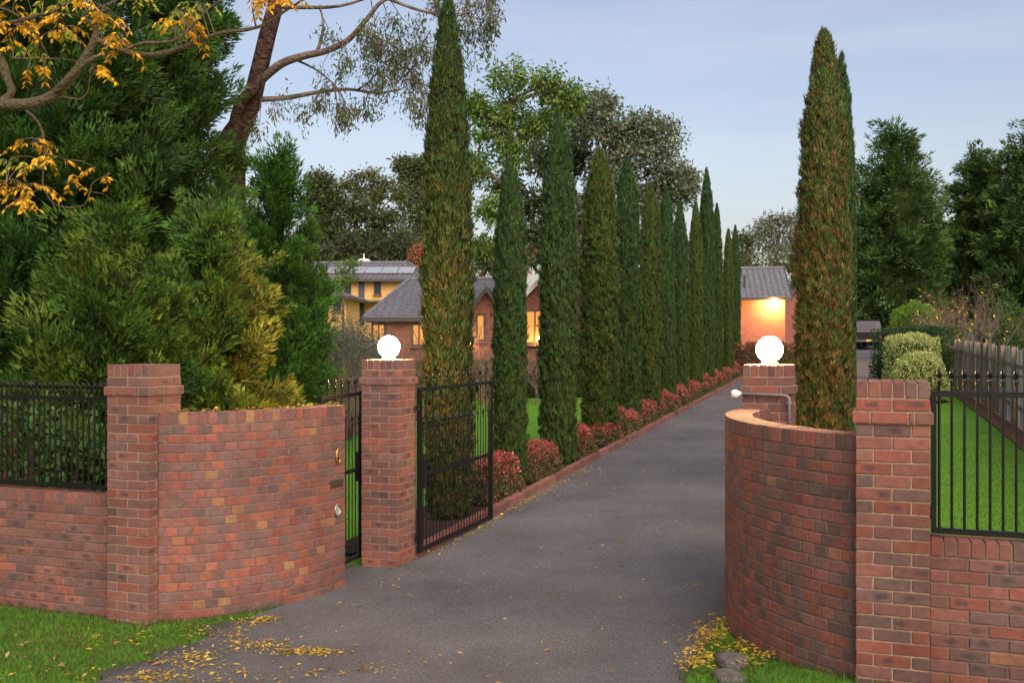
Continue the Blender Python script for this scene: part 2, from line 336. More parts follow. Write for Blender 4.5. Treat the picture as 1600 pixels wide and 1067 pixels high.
def mixcol(pal, n, jit=0.2):
    pal = np.asarray(pal, float); i = rng.integers(0, len(pal), n); j = rng.integers(0, len(pal), n); t = rng.random((n, 1)) * 0.5
    c = pal[i] * (1 - t) + pal[j] * t
    return c * (1 + jit * rng.normal(size=(n, 1))).clip(0.5, 1.6)
def rdir(n): return unit(rng.normal(size=(n, 3)))

# ------------------------------------------------------------------ ground, drive, beds
def sheet(name, Ds, Ls, dz, material, edge=None):
    V = []; F = []; nl = len(Ls)
    for D in Ds:
        for j, L in enumerate(Ls):
            LL = L
            if edge: a, b = edge(D); LL = a + (b - a) * L
            p = W(D, LL, dz); V.append(p)
    for i in range(len(Ds) - 1):
        for j in range(nl - 1):
            F.append((i * nl + j, i * nl + j + 1, (i + 1) * nl + j + 1, (i + 1) * nl + j))
    m = bpy.data.meshes.new(name); m.from_pydata([tuple(v) for v in V], [], F); m.update()
    m.polygons.foreach_set('use_smooth', [True] * len(m.polygons))
    return tag(link(name, m, material), kind='structure')
Ds = list(np.arange(-30, 80, 2.0)) + [90, 110, 140, 200, 300, 500, 900]
Ls = [-800, -400, -200, -120, -80, -50, -30, -20, -14, -10, -7, -5, -3, -1, 0, 2, 3.9, 4.0, 4.2, 4.45, 4.7, 4.9, 6, 9, 13, 20, 30, 50, 80, 120, 200, 400, 800]
sheet('ground', Ds, Ls, -0.004, 'lawn_turf')
def drive_edges(D):
    a = float(np.interp(D, [-30, -8, -4.75, -3.73, -2.74, -1.6, -1.2, -0.3, 0, 34, 37, 42], [-6, -1.0, -0.5, -0.42, -0.46, -0.25, -0.2, -0.02, 0, 0, -1.5, -2.5]))
    b = float(np.interp(D, [-30, -8, -5, -3.6, 0, 30, 34, 37, 42, 70], [9, 5.2, 3.9, 3.75, 3.85, 3.85, 4.6, 9.0, 13.0, 14.0]))
    return a, b
sheet('driveway', list(np.arange(-30, 66, 0.5)), list(np.linspace(0, 1, 9)), 0.012, 'asphalt', drive_edges)
sheet('path', [-1.38, -1.0, -0.7, -0.46], [-2.6, -1.5, -0.8, -0.1], 0.009, 'asphalt')
sheet('garden_bed', list(np.arange(0, 35, 1.0)), [-1.25, -1.0, -0.6, -0.3, -0.105], 0.055, 'mulch')
sheet('mulch_bed', list(np.arange(7, 20, 1.0)), [-9.5, -8.5, -7.6, -6.8], 0.02, 'mulch_red')
sheet('mulch_strip', list(np.arange(-2, 30, 1.0)), [7.75, 7.85, 8.0, 8.3], 0.03, 'mulch_red')

# ------------------------------------------------------------------ bricks
BL, BW, BH, BJ = 0.230, 0.110, 0.076, 0.010
PITCH = BH + BJ
def bevel_box(sx, sy, sz, bev=0.004, wedge=0.0, jit=0.0):
    bm = bmesh.new(); bmesh.ops.create_cube(bm, size=1.0)
    for v in bm.verts:
        k = 1.0 - (wedge if v.co.y > 0 else 0.0)
        v.co = Vector((v.co.x * sx * k, v.co.y * sy, v.co.z * sz))
    bmesh.ops.bevel(bm, geom=bm.edges[:], offset=bev, segments=1, affect='EDGES', profile=0.5)
    for v in bm.verts: v.co += Vector((rnd.uniform(-jit, jit), rnd.uniform(-jit, jit), rnd.uniform(-jit, jit)))
    m = bpy.data.meshes.new('brick'); bm.to_mesh(m); bm.free(); return m
BMESH = {}
def brick_mesh(sx, sy, sz, material, wedge=0.0):
    k = (round(sx, 4), round(sy, 4), round(sz, 4), material, wedge, rnd.randrange(5))
    if k not in BMESH:
        m = bevel_box(sx, sy, sz, 0.0048, wedge, 0.0016); m.materials.append(MATS[material]); BMESH[k] = m
    return BMESH[k]
PAL_PIER = [((0.30, 0.100, 0.068), 5), ((0.235, 0.095, 0.072), 4), ((0.36, 0.095, 0.055), 2), ((0.165, 0.088, 0.072), 2.2), ((0.26, 0.115, 0.090), 3)]
PAL_CURVE = [((0.27, 0.095, 0.070), 5), ((0.205, 0.095, 0.078), 5), ((0.34, 0.085, 0.052), 3), ((0.150, 0.095, 0.080), 2.4), ((0.44, 0.20, 0.085), 0.3), ((0.40, 0.115, 0.055), 1.0)]
PAL_RIGHT = [((0.24, 0.090, 0.068), 4), ((0.150, 0.085, 0.070), 5), ((0.34, 0.082, 0.050), 3), ((0.30, 0.095, 0.065), 3), ((0.36, 0.13, 0.065), 0.15)]
def brick_colour(pal):
    c = rnd.choices([p[0] for p in pal], [p[1] for p in pal])[0]; k = rnd.uniform(0.86, 1.14); m = (0.24, 0.095, 0.072)
    c = [a * 0.35 + b_ * 0.65 for a, b_ in zip(m, c)]
    return (c[0] * k * 0.64, c[1] * k * rnd.uniform(0.73, 0.82), c[2] * k * 0.85, 1)
def brick(parent, c, size, pal, rz=0.0, marks=False, wedge=0.0, name='brick'):
    o = bpy.data.objects.new(name, brick_mesh(*size, 'brick_clay_marked' if marks else 'brick_clay', wedge)); col.objects.link(o)
    o.location = (c[0] + rnd.uniform(-.001, .001), c[1] + rnd.uniform(-.0012, .0012), c[2] + rnd.uniform(-.001, .001))
    o.rotation_euler = (rnd.uniform(-.004, .004), rnd.uniform(-.006, .006), rz + rnd.uniform(-.006, .006)); o.parent = parent; o.color = brick_colour(pal)
    return o
def pier(label, corner, courses, top, pal, name='brick_pier', anchor='left'):
    """corner = front-left corner of the shaft; local x runs along the street, y away from it"""
    base = top - 0.12 - PITCH * (courses + 2)
    t = thing(name, label, 'pillar' if 'pillar' in name else 'pier', (corner.x, corner.y, base), -ALPHA, 'brick gate piers')
    h = 0.235
    def ring(z, flip, ext=0.0):
        s = 0.47 + 2 * ext; cut = 2 * ext - 0.01
        for face in range(4):
            a = face * math.pi / 2
            long = (face % 2 == 0) != flip
            y = -s / 2 + BW / 2
            items = []
            if long:
                if ext == 0: items = [(-0.12, BL), (0.12, BL)]
                else: items = [(-s / 2 + BL / 2, BL), (0, cut), (s / 2 - BL / 2, BL)]
            else:
                w = s - 2 * BW - 2 * BJ
                if ext == 0: items = [(0, BL)]
                else: items = [(-(w - BL) / 2, BL), ((w - (w - BL - BJ)) / 2, w - BL - BJ)]
            for x, ln in items:
                ca, sa = math.cos(a), math.sin(a)
                brick(t, (h + x * ca - y * sa, h + x * sa + y * ca, z + BH / 2), (ln, BW, BH), pal, a, marks=ln > 0.2)
    for k in range(courses): ring(k * PITCH + 0.005, k % 2 == 0)
    z = courses * PITCH + 0.005
    ring(z, True, 0.02); ring(z + PITCH, False)
    z = (courses + 2) * PITCH + 0.005
    for i in range(6):
        for j in range(2):
            brick(t, (0.47 / 6 * (i + .5), 0.1175 + 0.235 * j, z + 0.055), (0.47 / 6 - 0.006, 0.230, 0.11), pal, name='coping_brick')
    m = MB(); m.box((h, h, (base * 0 + z + 0.10) / 2 - 0.1), (0.456, 0.456, z + 0.10 + 0.2))
    m.box((h, h, courses * PITCH + PITCH / 2), (0.494, 0.494, PITCH - 0.004)); m.build('mortar', 'mortar_tan', t)
    return t
PLC = Vector((-1.29, 11.6)) - E1 * 0.47            # pillars with lamps
PRC = Vector((2.264, 10.06))
RLC = Vector((-3.327, 9.36)) - E1 * 0.47           # outer piers
RRC = Vector((2.335, 6.96))
pier('red brick outer pier left of the driveway, where steel fence meets curved wall', RLC, 25, 2.36, PAL_PIER)
pier('red brick outer pier right of the driveway beside green lawn and fence', RRC, 21, 2.305, PAL_RIGHT)
pier('red brick gate pillar between the two black gates, globe lamp on top', PLC, 25, 2.365, PAL_PIER, 'brick_pillar')
pier('red brick gate pillar with globe lamp behind the right curved wall', PRC, 25, 2.345, PAL_PIER, 'brick_pillar')

def low_wall(label, start, direction, length, courses, top, pal, mirror=1):
    base = top - 0.12 - PITCH * courses
    t = thing('brick_wall', label, 'wall', (start.x, start.y, base), math.atan2(direction.y, direction.x), 'low brick walls under the fences')
    for k in range(courses):
        x = 0.004 + (0 if k % 2 else -0.12)
        while x < length:
            x0 = max(x, 0.004); ln = x + BL - x0
            if ln > 0.03: brick(t, (x0 + ln / 2, (BW / 2) * mirror, k * PITCH + 0.005 + BH / 2), (ln if ln < 0.22 else BL, BW, BH), pal, 0, marks=ln > 0.2)
            x += BL + BJ
    z = courses * PITCH + 0.005; x = 0.045
    while x < length:
        brick(t, (x, 0.115 * mirror, z + 0.055), (BH, BL, 0.11), pal, 0, name='coping_brick'); x += 0.0835
    MB().box((length / 2, 0.118 * mirror, (z + 0.10) / 2 - 0.1), (length, 0.222, z + 0.10 + 0.2)).build('mortar', 'mortar_grey', t)
    return t
ls = RLC + E2 * 0.10
low_wall('low brick wall under the dark picket fence at the left edge', ls, -E1, 2.6, 13, 1.125, PAL_PIER, -1)
rs = RRC + E1 * 0.47 + E2 * 0.10
low_wall('low brick wall under the picket fence at the right edge', rs, E1, 1.9, 12, 1.245, PAL_RIGHT, 1)

def curved_wall(label, cen, Rad, a0, a1, top, courses, pal, endcut):
    """outer face radius Rad about cen, angles a0 -> a1 (degrees)"""
    base = top - 0.12 - PITCH * courses
    am = R((a0 + a1) / 2); org = Vector((cen.x + Rad * math.cos(am), cen.y + Rad * math.sin(am), base))
    t = thing('curved_brick_wall', label, 'wall', org, 0, 'curved brick walls flanking the drive')
    A0, A1 = R(a0), R(a1); sg = 1 if A1 > A0 else -1; arc = abs(A1 - A0) * Rad
    def place(s, z, size, wedge, name='brick', depth=BL):
        a = A0 + sg * s / Rad; r = Rad - depth / 2
        return (cen.x - org.x + r * math.cos(a), cen.y - org.y + r * math.sin(a), z), a + math.pi / 2
    todo = []
    for k in range(courses):
        z = k * PITCH + 0.005 + BH / 2; s = 0.057 if k % 2 else -0.003
        lim = arc - (endcut if k % 2 else endcut * 0.55)
        while s < lim - 0.05:
            w = 0.110
            if s < 0.05: w = 0.048; s2 = 0.024
            else: s2 = s
            todo.append((k, place(s2, z, None, 0), (w, BL, BH), 0.12)); s += 0.12
        s -= 0.06; rem = arc - s
        nb = max(1, round(rem / 0.24)); ln = rem / nb
        for q in range(nb): todo.append((k, place(s + ln * (q + .5), z, None, 0), (round(ln - BJ, 3), BL, BH), 0.12))
    # the courses nearest the ground go into one joined part once 300 bricks stand singly
    todo.sort(key=lambda q: -q[0]); single = todo[:300]; rest = todo[300:]
    for k, (c, rz), size, wd in single: brick(t, c, size, pal, rz, wedge=wd)
    if rest:
        Vs = []; Fs = []; Cs = []; bm0 = None
        m = MB(); cols = []
        for k, (c, rz), size, wd in rest:
            bmz = brick_mesh(*size, 'brick_clay', wd); ca, sa = math.cos(rz), math.sin(rz)
            vs = [(c[0] + v.co.x * ca - v.co.y * sa, c[1] + v.co.x * sa + v.co.y * ca, c[2] + v.co.z) for v in bmz.vertices]
            m.add(vs, [tuple(p.vertices) for p in bmz.polygons]); cc = brick_colour(pal); cols += [cc] * len(vs)
        me = bpy.data.meshes.new('bricks'); me.from_pydata(m.v, [], m.f); me.update()
        at_ = me.color_attributes.new('Col', 'FLOAT_COLOR', 'POINT'); at_.data.foreach_set('color', [x for c in cols for x in c])
        tag(link('bricks', me, 'brick_joined', t), kind='stuff')
    z = courses * PITCH + 0.005; n = int(arc / 0.088); 
    for i in range(n):
        c, rz = place(arc * (i + .5) / n, z + 0.055, None, 0, depth=BL + 0.006)
        brick(t, c, (arc / n - 0.008, BL + 0.006, 0.11), pal, rz, wedge=0.12, name='coping_brick')
    m = MB(); N = 40; vs = []; r0, r1 = Rad - 0.006, Rad - BL + 0.006; zt = z + 0.102; zb = -0.3
    for i in range(N + 1):
        a = A0 + sg * (0.006 + (arc - 0.012) * i / N) / Rad
        for r, zz in ((r0, zb), (r0, zt), (r1, zt), (r1, zb)): vs.append((cen.x - org.x + r * math.cos(a), cen.y - org.y + r * math.sin(a), zz))
    fs = [(i * 4 + q, i * 4 + (q + 1) % 4, i * 4 + 4 + (q + 1) % 4, i * 4 + 4 + q) for i in range(N) for q in range(4)] + [(0, 1, 2, 3), (N * 4 + 3, N * 4 + 2, N * 4 + 1, N * 4)]
    m.add(vs, fs).build('mortar', 'mortar_grey', t); return t, org
LCEN, LRAD = Vector((-3.535, 11.318)), 1.845
cw_left, cwl_org = curved_wall('curved brick wall left of the drive with brass number and letter slot', LCEN, LRAD, -82, -16, 1.91, 22, PAL_CURVE, 0.34)
RCEN, RRAD = Vector((4.264, 8.57)), 2.43
cw_right, cwr_org = curved_wall('curved brick wall bulging towards the drive on the right side', RCEN, RRAD, 218.7, 143.9, 1.93, 22, PAL_RIGHT, 0.0)

# brick kerb along the drive
kr = tag(thing('brick_kerb', 'low red brick kerb edging the left of the drive', 'kerb', W(0, 0, 0)), kind='structure')
kr_o = Vector(kr.location); D = 0.12
KPAL = [((0.27, 0.10, 0.080), 4), ((0.31, 0.105, 0.075), 3), ((0.22, 0.09, 0.075), 2)]
while D < 35:
    p = W(D, -0.055, 0.068) - kr_o
    o = brick(kr, p, (0.232, BW, 0.13), KPAL, math.pi / 2 - BETA); o.rotation_euler.y -= 0.027; D += 0.24
def strip(name, D0, D1, L0, L1, z0, z1, material, parent, org):
    m = MB(); n = int((D1 - D0) / 0.5); vs = []
    for i in range(n + 1):
        D = D0 + (D1 - D0) * i / n
        for L, z in ((L0, z0), (L0, z1), (L1, z1), (L1, z0)): vs.append(W(D, L, z) - org)
    fs = [(i * 4 + q, i * 4 + (q + 1) % 4, i * 4 + 4 + (q + 1) % 4, i * 4 + 4 + q) for i in range(n) for q in range(4)]
    return m.add(vs, fs).build(name, material, parent)
strip('mortar', 0, 35, -0.103, -0.006, -0.1, 0.127, 'mortar_grey', kr, kr_o)

# ------------------------------------------------------------------ fittings on the left curved wall
def on_left_wall(s_from_end, z, out=0.0):
    a = R(-16) - s_from_end / LRAD; r = LRAD + out
    return Vector((LCEN.x + r * math.cos(a), LCEN.y + r * math.sin(a), z)), a
cwo = Vector(cw_left.location)
p, a = on_left_wall(0.17, 1.38, 0.008)              # house number
num = [(0.028, .062), (0.012, .078), (-0.012, .070), (-0.028, .035), (-0.034, 0), (-0.032, -.035), (-0.018, -.068), (0.008, -.078), (0.03, -.058), (0.034, -.028), (0.02, -.004), (-0.006, .002), (-0.028, -.018)]
o = MB().tube([(x, 0, z) for x, z in num], [0.007] + [0.0095] * 10 + [0.008, 0.006], 8).build('house_number', 'brass', None, p, True)
o.rotation_euler = (0, 0, a + math.pi / 2); tag(o, 'brass house number 6 on the left curved wall', 'house number')
p, a = on_left_wall(0.19, 1.10, 0.004)
ls_ = thing('letter_slot', 'dark metal letter slot plate in the left curved wall', 'letter slot', p, a + math.pi / 2)
MB().box((0, 0, 0), (0.23, 0.016, 0.076)).build('plate', 'bronze', ls_); MB().box((0, -0.012, 0), (0.18, 0.010, 0.036)).build('flap', 'bronze', ls_)
p, a = on_left_wall(0.18, 0.82, 0.004)
il = thing('intercom', 'round silver rimmed intercom below the letter slot', 'intercom', p, a + math.pi / 2)
ring = MB(); n = 24
ring.tube([(0.052 * math.cos(2 * math.pi * k / n), -0.006, 0.060 * math.sin(2 * math.pi * k / n)) for k in range(n + 1)], 0.012, 8); ring.build('rim', 'nickel', il, smooth=True)
MB().prism([(0.05 * math.cos(2 * math.pi * k / n), 0.058 * math.sin(2 * math.pi * k / n)) for k in range(n)], -0.004, 0.02).build('lens', 'dull_glass', il)

# ------------------------------------------------------------------ globe lamps
def globe(label, corner, top, rad):
    c = corner + E1 * 0.235 + E2 * 0.235
    t = thing('globe_lamp', label, 'lamp', (c.x, c.y, top + 0.001), 0, 'globe lamps on the gate pillars')
    MB().lathe([(0.085, 0), (0.085, 0.012), (0.07, 0.018), (0.07, 0.036)], n=24).build('lamp_base', 'brass', t, smooth=False)
    prof = []
    a0 = math.asin(0.066 / rad)
    for i in range(21):
        q = a0 + (math.pi - a0) * i / 20; prof.append((max(rad * math.sin(q), 0.0005), rad * math.cos(a0) - rad * math.cos(q) + 0.034))
    MB().lathe(prof, n=32).build('globe', 'globe_light', t, smooth=True)
globe('glowing globe lamp on the pillar between the two black gates', PLC, 2.365, 0.127)
globe('glowing globe lamp on the pillar behind the right curved wall', PRC, 2.345, 0.130)

# conduit and sensor on the right pillar
fr = lambda x, y, z: (x, y, z)
t = thing('gate_sensor', 'white gate sensor on a bent grey conduit, right gate pillar', 'sensor', (PRC.x, PRC.y, 1.98), -ALPHA)
MB().tube([(-0.03, -0.045, 0.08), (0.38, -0.045, 0.072), (0.43, -0.045, 0.067), (0.448, -0.045, 0.045), (0.45, -0.045, 0.0), (0.45, -0.045, -0.36)], 0.0125, 10).build('conduit', 'grey_conduit', t, smooth=True)
MB().lathe([(0.016, -0.042), (0.034, -0.038), (0.040, 0.0), (0.036, 0.024), (0.016, 0.036)], (-0.065, -0.05, 0.082), 16).build('sensor_head', 'white_plastic', t, smooth=True)
MB().tube([(-0.055, -0.05, 0.082), (-0.005, -0.047, 0.081)], [0.03, 0.018], 12).build('collar', 'white_plastic', t)
for zz in (0.0, -0.25): MB().box((0.45, -0.022, zz), (0.05, 0.045, 0.018)).build('clip', 'grey_conduit', t)

# ------------------------------------------------------------------ steel gates and fences
def fleur_mesh(s=1.0):
    m = MB()
    m.lathe([(0.008 * s, 0), (0.014 * s, 0.01 * s), (0.009 * s, 0.02 * s), (0.016 * s, 0.03 * s), (0.009 * s, 0.042 * s), (0.008 * s, 0.055 * s)], n=8)
    m.lathe([(0.004 * s, 0.055 * s), (0.016 * s, 0.085 * s), (0.012 * s, 0.105 * s), (0.001 * s, 0.13 * s)], n=6)
    for q in (-1, 1):
        m.tube([(0, 0, 0.052 * s), (q * 0.016 * s, 0, 0.072 * s), (q * 0.029 * s, 0, 0.074 * s), (q * 0.038 * s, 0, 0.064 * s)], [0.006 * s, 0.0065 * s, 0.006 * s, 0.004 * s], 6)
        m.tube([(0, 0, 0.035 * s), (q * 0.012 * s, 0, 0.026 * s), (q * 0.018 * s, 0, 0.034 * s)], [0.004 * s, 0.005 * s, 0.003 * s], 5)
    return m.mesh('finial', True)
FLEUR = fleur_mesh(1.0); FLEUR.materials.append(MATS['black_steel'])
def picket(parent, x, z0, z1, r=0.0085, fin=True):
    key = (round(z1 - z0, 3), r)
    if key not in PICK:
        me = MB().tube([(0, 0, 0), (0, 0, z1 - z0)], r, 8).mesh('picket'); me.materials.append(MATS['black_steel']); PICK[key] = me
    o = link('picket', PICK[key], None, parent, (x, 0, z0))
    if fin: link('finial', FLEUR, None, o, (0, 0, z1 - z0 - 0.003))
    return o
PICK = {}
def fence(label, start, direction, length, zb, zt, ztop, spacing, first):
    t = thing('steel_fence', label, 'fence', (start.x, start.y, zb - 0.02), math.atan2(direction.y, direction.x), 'black picket fences on the low walls')
    z = lambda h: h - (zb - 0.02)
    MB().box((length / 2, 0, z(zb)), (length, 0.038, 0.038)).build('bottom_rail', 'black_steel', t)
    MB().box((length / 2, 0, z(zt)), (length, 0.038, 0.038)).build('top_rail', 'black_steel', t)
    MB().box((0.0, 0, z((zb + zt) / 2)), (0.034, 0.045, zt - zb + 0.037)).build('end_stile', 'black_steel', t)
    for hh in (zt - 0.05, zb + 0.12): MB().box((-0.02, 0.005, z(hh)), (0.05, 0.05, 0.09)).build('bracket', 'black_steel', t)
    x = first
    while x < length: picket(t, x, z(zb) + 0.019, z(ztop) - 0.13, 0.0095); x += spacing
    return t
fl = RLC + E2 * 0.21 - E1 * 0.03
fence('black steel picket fence on the low wall at the left, conifers behind', fl, -E1, 2.5, 1.175, 2.02, 2.19, 0.068, 0.03)
frs = RRC + E1 * 0.5 + E2 * 0.21
fence('black steel picket fence on the low wall at the right, lawn behind', frs, E1, 1.8, 1.285, 2.215, 2.40, 0.079, 0.035)
def gate(label, a, b, zb, zm, zt, n, fin_mid, ztop):
    a = Vector(a); b = Vector(b); d = b - a; ln = d.length
    g = G(a.x, a.y); t = thing('steel_gate', label, 'gate', (a.x, a.y, g), math.atan2(d.y, d.x), 'black steel gates')
    dz = G(b.x, b.y) - g
    for x in (0.0, ln): MB().box((x, 0, (zb + zt) / 2), (0.05, 0.05, zt - zb + 0.05)).build('stile', 'black_steel', t)
    for nm, z in (('bottom_rail', zb), ('middle_rail', zm), ('top_rail', zt)):
        MB().box((ln / 2, 0, z), (ln - 0.054, 0.036, 0.04)).build(nm, 'black_steel', t)
    sp = ln / (n + 1)
    for i in range(n):
        picket(t, sp * (i + 1), zb + 0.02, ztop - 0.13, 0.0075)
    for i in range(n + 1):
        picket(t, sp * (i + .5), zb + 0.02, fin_mid - 0.13, 0.0065)
    MB().box((0.01, -0.035, zm + 0.02), (0.09, 0.06, 0.34)).build('lock_box', 'black_steel', t)
    for z in (zb + 0.18, zt - 0.2): MB().tube([(-0.05, 0, z - 0.035), (-0.05, 0, z + 0.035)], 0.018, 10).build('hinge', 'black_steel', t); MB().box((-0.07, 0, z), (0.05, 0.02, 0.04)).build('hinge_plate', 'black_steel', t)
    return t
GA = Vector((-1.085, 12.02)); GB = GA + DV * 2.42
gate('open driveway gate leaf of black steel right of the left lamp pillar', GA, GB, 0.12, 1.00, 2.0, 11, 1.66, 2.20)
PA = Vector((-1.745, 11.90)); PB = Vector((-2.03, 10.86))
gate('narrow black steel pedestrian gate between curved wall and left lamp pillar', PA, PB, 0.12, 1.12, 1.985, 5, 1.76, 2.18)

# ------------------------------------------------------------------ stones by the kerb
def stone(label, c, size, rz, seed, material='stone', name='kerb_stone', group=None):
    bm = bmesh.new(); bmesh.ops.create_cube(bm, size=1.0); bmesh.ops.subdivide_edges(bm, edges=bm.edges[:], cuts=3, use_grid_fill=True)
    r2 = random.Random(seed)
    for v in bm.verts:
        q = v.co.copy(); sph = q.normalized() * 0.62; q = q.lerp(sph, 0.42)
        if q.z < 0: q.z = -0.5
        v.co = Vector((q.x * size[0], q.y * size[1], (q.z + 0.5) * size[2])) + Vector([r2.uniform(-.02, .02) * s for s in size])
    m = bpy.data.meshes.new(name); bm.to_mesh(m); bm.free(); m.polygons.foreach_set('use_smooth', [True] * len(m.polygons))
    o = link(name, m, material, None, (c[0], c[1], G(c[0], c[1]) - 0.03), rz); return tag(o, label, 'stone', group)
stone('pale grey rock at the drive edge by the right curved wall', (1.655, 7.72), (0.19, 0.22, 0.12), 0.3, 3)
stone('darker rock at the bottom right drive edge, in front of the pale rock', (1.58, 7.44), (0.20, 0.26, 0.07), 0.1, 5)
for i, (px, py, sx, sy, rz, lb) in enumerate(((362, 978, 0.46, 0.30, .55, 'flat dark kerb stone furthest up the left drive edge, near the curved wall'),
        (285, 1017, 0.44, 0.26, .75, 'flat dark kerb stone in the middle of the left drive edge'),
        (205, 1045, 0.44, 0.24, .8, 'flat dark kerb stone nearest the bottom left of the picture'))):
    Z = FPX * (EYE + 0.0) / (py - 533.5); stone(lb, ((px - 800) / FPX * Z, Z), (sx, sy, 0.055), rz, 20 + i, 'flagstone', group='flat kerb stones')

# ------------------------------------------------------------------ trees: cypress
def cypress_geo(h, rad, prof, nclump, pal_lo, pal_hi, seed, lump=0.10, tuft=26, leaf=0.066, spike=0.0):
    r = np.random.default_rng(seed); pz = np.array([p[0] for p in prof]); pr = np.array([p[1] for p in prof])
    ph = r.random(8) * 6.28
    def radius(t, th):
        base = np.interp(t, pz, pr) * rad
        k = 1 + lump * (np.sin(3 * th + ph[0] + 5 * t) * .5 + np.sin(5 * th + ph[1] - 11 * t) * .4 + np.sin(2 * th + ph[2] + 23 * t) * .45 + np.sin(7 * th + ph[3] + 37 * t) * .3 + np.sin(ph[4] + 60 * t + 3 * th) * .25)
        return base * k
    # clumps spread evenly over the surface
    t = r.random(nclump * 3); keep = r.random(nclump * 3) < np.interp(t, pz, pr) / pr.max() + 0.08; t = t[keep][:nclump]; n = len(t)
    th = r.random(n) * 2 * np.pi; dep = 1 - 0.26 * r.random(n) ** 1.4; stray = r.random(n) < .05; dep[stray] = 1.04 + .10 * r.random(int(stray.sum()))
    dep = dep - 0.13 * (np.sin(th * 9 + ph[5] + np.sin(t * 26) * 1.5) > .55) - 0.10 * (np.sin(th * 5 + ph[6] + t * 70) > .75)
    rr = radius(t, th) * dep
    out = np.stack([np.cos(th), np.sin(th), np.zeros(n)], 1); C = out * rr[:, None]; C[:, 2] = t * h
    lo = np.asarray(pal_lo); hi = np.asarray(pal_hi)
    mixt = np.clip(t + r.normal(size=n) * 0.22, 0, 1)[:, None]
    cc = lo[r.integers(0, len(lo), n)] * (1 - mixt) + hi[r.integers(0, len(hi), n)] * mixt
    cc = cc * (1 + 0.22 * r.normal(size=(n, 1))).clip(.45, 1.7)
    k = tuft; N = n * k
    Ci = np.repeat(C, k, 0) + r.normal(size=(N, 3)) * 0.022; oi = np.repeat(out, k, 0)
    d = oi * (0.15 + .45 * r.random((N, 1))) + np.array([0, 0, 1.0]) * (0.9 + .4 * r.random((N, 1))) + r.normal(size=(N, 3)) * 0.30
    nr = oi + r.normal(size=(N, 3)) * 0.6
    ln = leaf * (0.6 + .8 * r.random(N)); wd = ln * (0.24 + .14 * r.random(N))
    cl = np.repeat(cc, k, 0) * (1 + .2 * r.normal(size=(N, 1))).clip(.5, 1.6)
    leaves = needle_geo(Ci, d, nr, ln, wd, cl)
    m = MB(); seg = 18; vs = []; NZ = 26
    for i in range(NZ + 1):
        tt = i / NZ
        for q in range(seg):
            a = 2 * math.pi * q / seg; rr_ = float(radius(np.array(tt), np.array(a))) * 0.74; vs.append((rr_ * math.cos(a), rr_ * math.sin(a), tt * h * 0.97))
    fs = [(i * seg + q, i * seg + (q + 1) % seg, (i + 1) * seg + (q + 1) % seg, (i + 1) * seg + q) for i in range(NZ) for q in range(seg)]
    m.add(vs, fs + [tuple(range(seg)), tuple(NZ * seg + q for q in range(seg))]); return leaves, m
GREEN_LO = [(0.034, 0.078, 0.018), (0.050, 0.088, 0.020), (0.060, 0.085, 0.022)]
GREEN_HI = [(0.035, 0.085, 0.026), (0.028, 0.070, 0.026), (0.05, 0.095, 0.03)]
OLIVE_LO = [(0.050, 0.085, 0.018), (0.040, 0.078, 0.016), (0.080, 0.082, 0.022)]
OLIVE_HI = [(0.062, 0.11, 0.022), (0.080, 0.10, 0.024), (0.045, 0.095, 0.024)]
BROWN_LO = [(0.115, 0.076, 0.022), (0.085, 0.080, 0.020), (0.145, 0.074, 0.028), (0.060, 0.070, 0.017), (0.046, 0.066, 0.016)]  # dying brown foliage, with warm lamp glow painted into the lower leaf colours
BROWN_HI = [(0.07, 0.12, 0.034), (0.09, 0.12, 0.034), (0.055, 0.115, 0.036), (0.05, 0.11, 0.034), (0.14, 0.10, 0.045)]
MIX_LO = [(0.055, 0.056, 0.014), (0.032, 0.054, 0.012), (0.075, 0.058, 0.016), (0.026, 0.050, 0.012)]  # brownish lower leaves: dieback plus warm lamplight put into the colour
PROF_TALL = [(0, .85), (.06, .93), (.3, 1), (.5, 1), (.6, .96), (.7, .88), (.78, .79), (.86, .60), (.93, .35), (.97, .2), (1, .02)]
PROF_COL = [(0, .86), (.06, .96), (.3, 1), (.6, 1.0), (.77, .88), (.87, .66), (.93, .44), (.97, .22), (1, .02)]
PROF_BIG = [(0, .9), (.1, .95), (.3, 1), (.5, .97), (.65, .90), (.75, .82), (.82, .70), (.87, .55), (.92, .44), (.96, .32), (.985, .2), (1, .04)]
CYP = {}
def cypress_proto(key, *a, inner='green_inner', **k):
    leaves, core = cypress_geo(*a, **k)
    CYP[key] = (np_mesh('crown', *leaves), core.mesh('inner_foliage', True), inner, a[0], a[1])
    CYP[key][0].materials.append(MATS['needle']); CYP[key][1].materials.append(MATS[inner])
cypress_proto('tall', 7.0, 0.335, PROF_TALL, 5800, MIX_LO, [(0.032, 0.072, 0.02), (0.024, 0.060, 0.02), (0.045, 0.078, 0.022)], 11, inner='dry_inner')
cypress_proto('green', 6.0, 0.40, PROF_COL, 4600, GREEN_LO, GREEN_HI, 12)
cypress_proto('olive', 6.0, 0.40, PROF_COL, 4600, OLIVE_LO, OLIVE_HI, 13, lump=0.14)
cypress_proto('brown', 7.0, 0.42, PROF_BIG, 7000, BROWN_LO, BROWN_HI, 14, lump=0.15, leaf=0.062, inner='dry_inner')
TRUNK = MB().tube([(0, 0, -0.2), (0, 0, 1.0)], [0.09, 0.06], 10).mesh('trunk', True); TRUNK.materials.append(MATS['bark'])
def cypress(key, label, x, y, h, rad, rz, group):
    cr, co, inner, h0, r0 = CYP[key]
    t = thing('cypress_tree', label, 'tree', (x, y, G(x, y)), rz, group)
    s = (rad / r0, rad / r0, h / h0); t.scale = s
    link('trunk', TRUNK, None, t, (0, 0, 0)); c = link('crown', cr, None, t, (0, 0, 0.06)); link('inner_foliage', co, None, c)
    return t
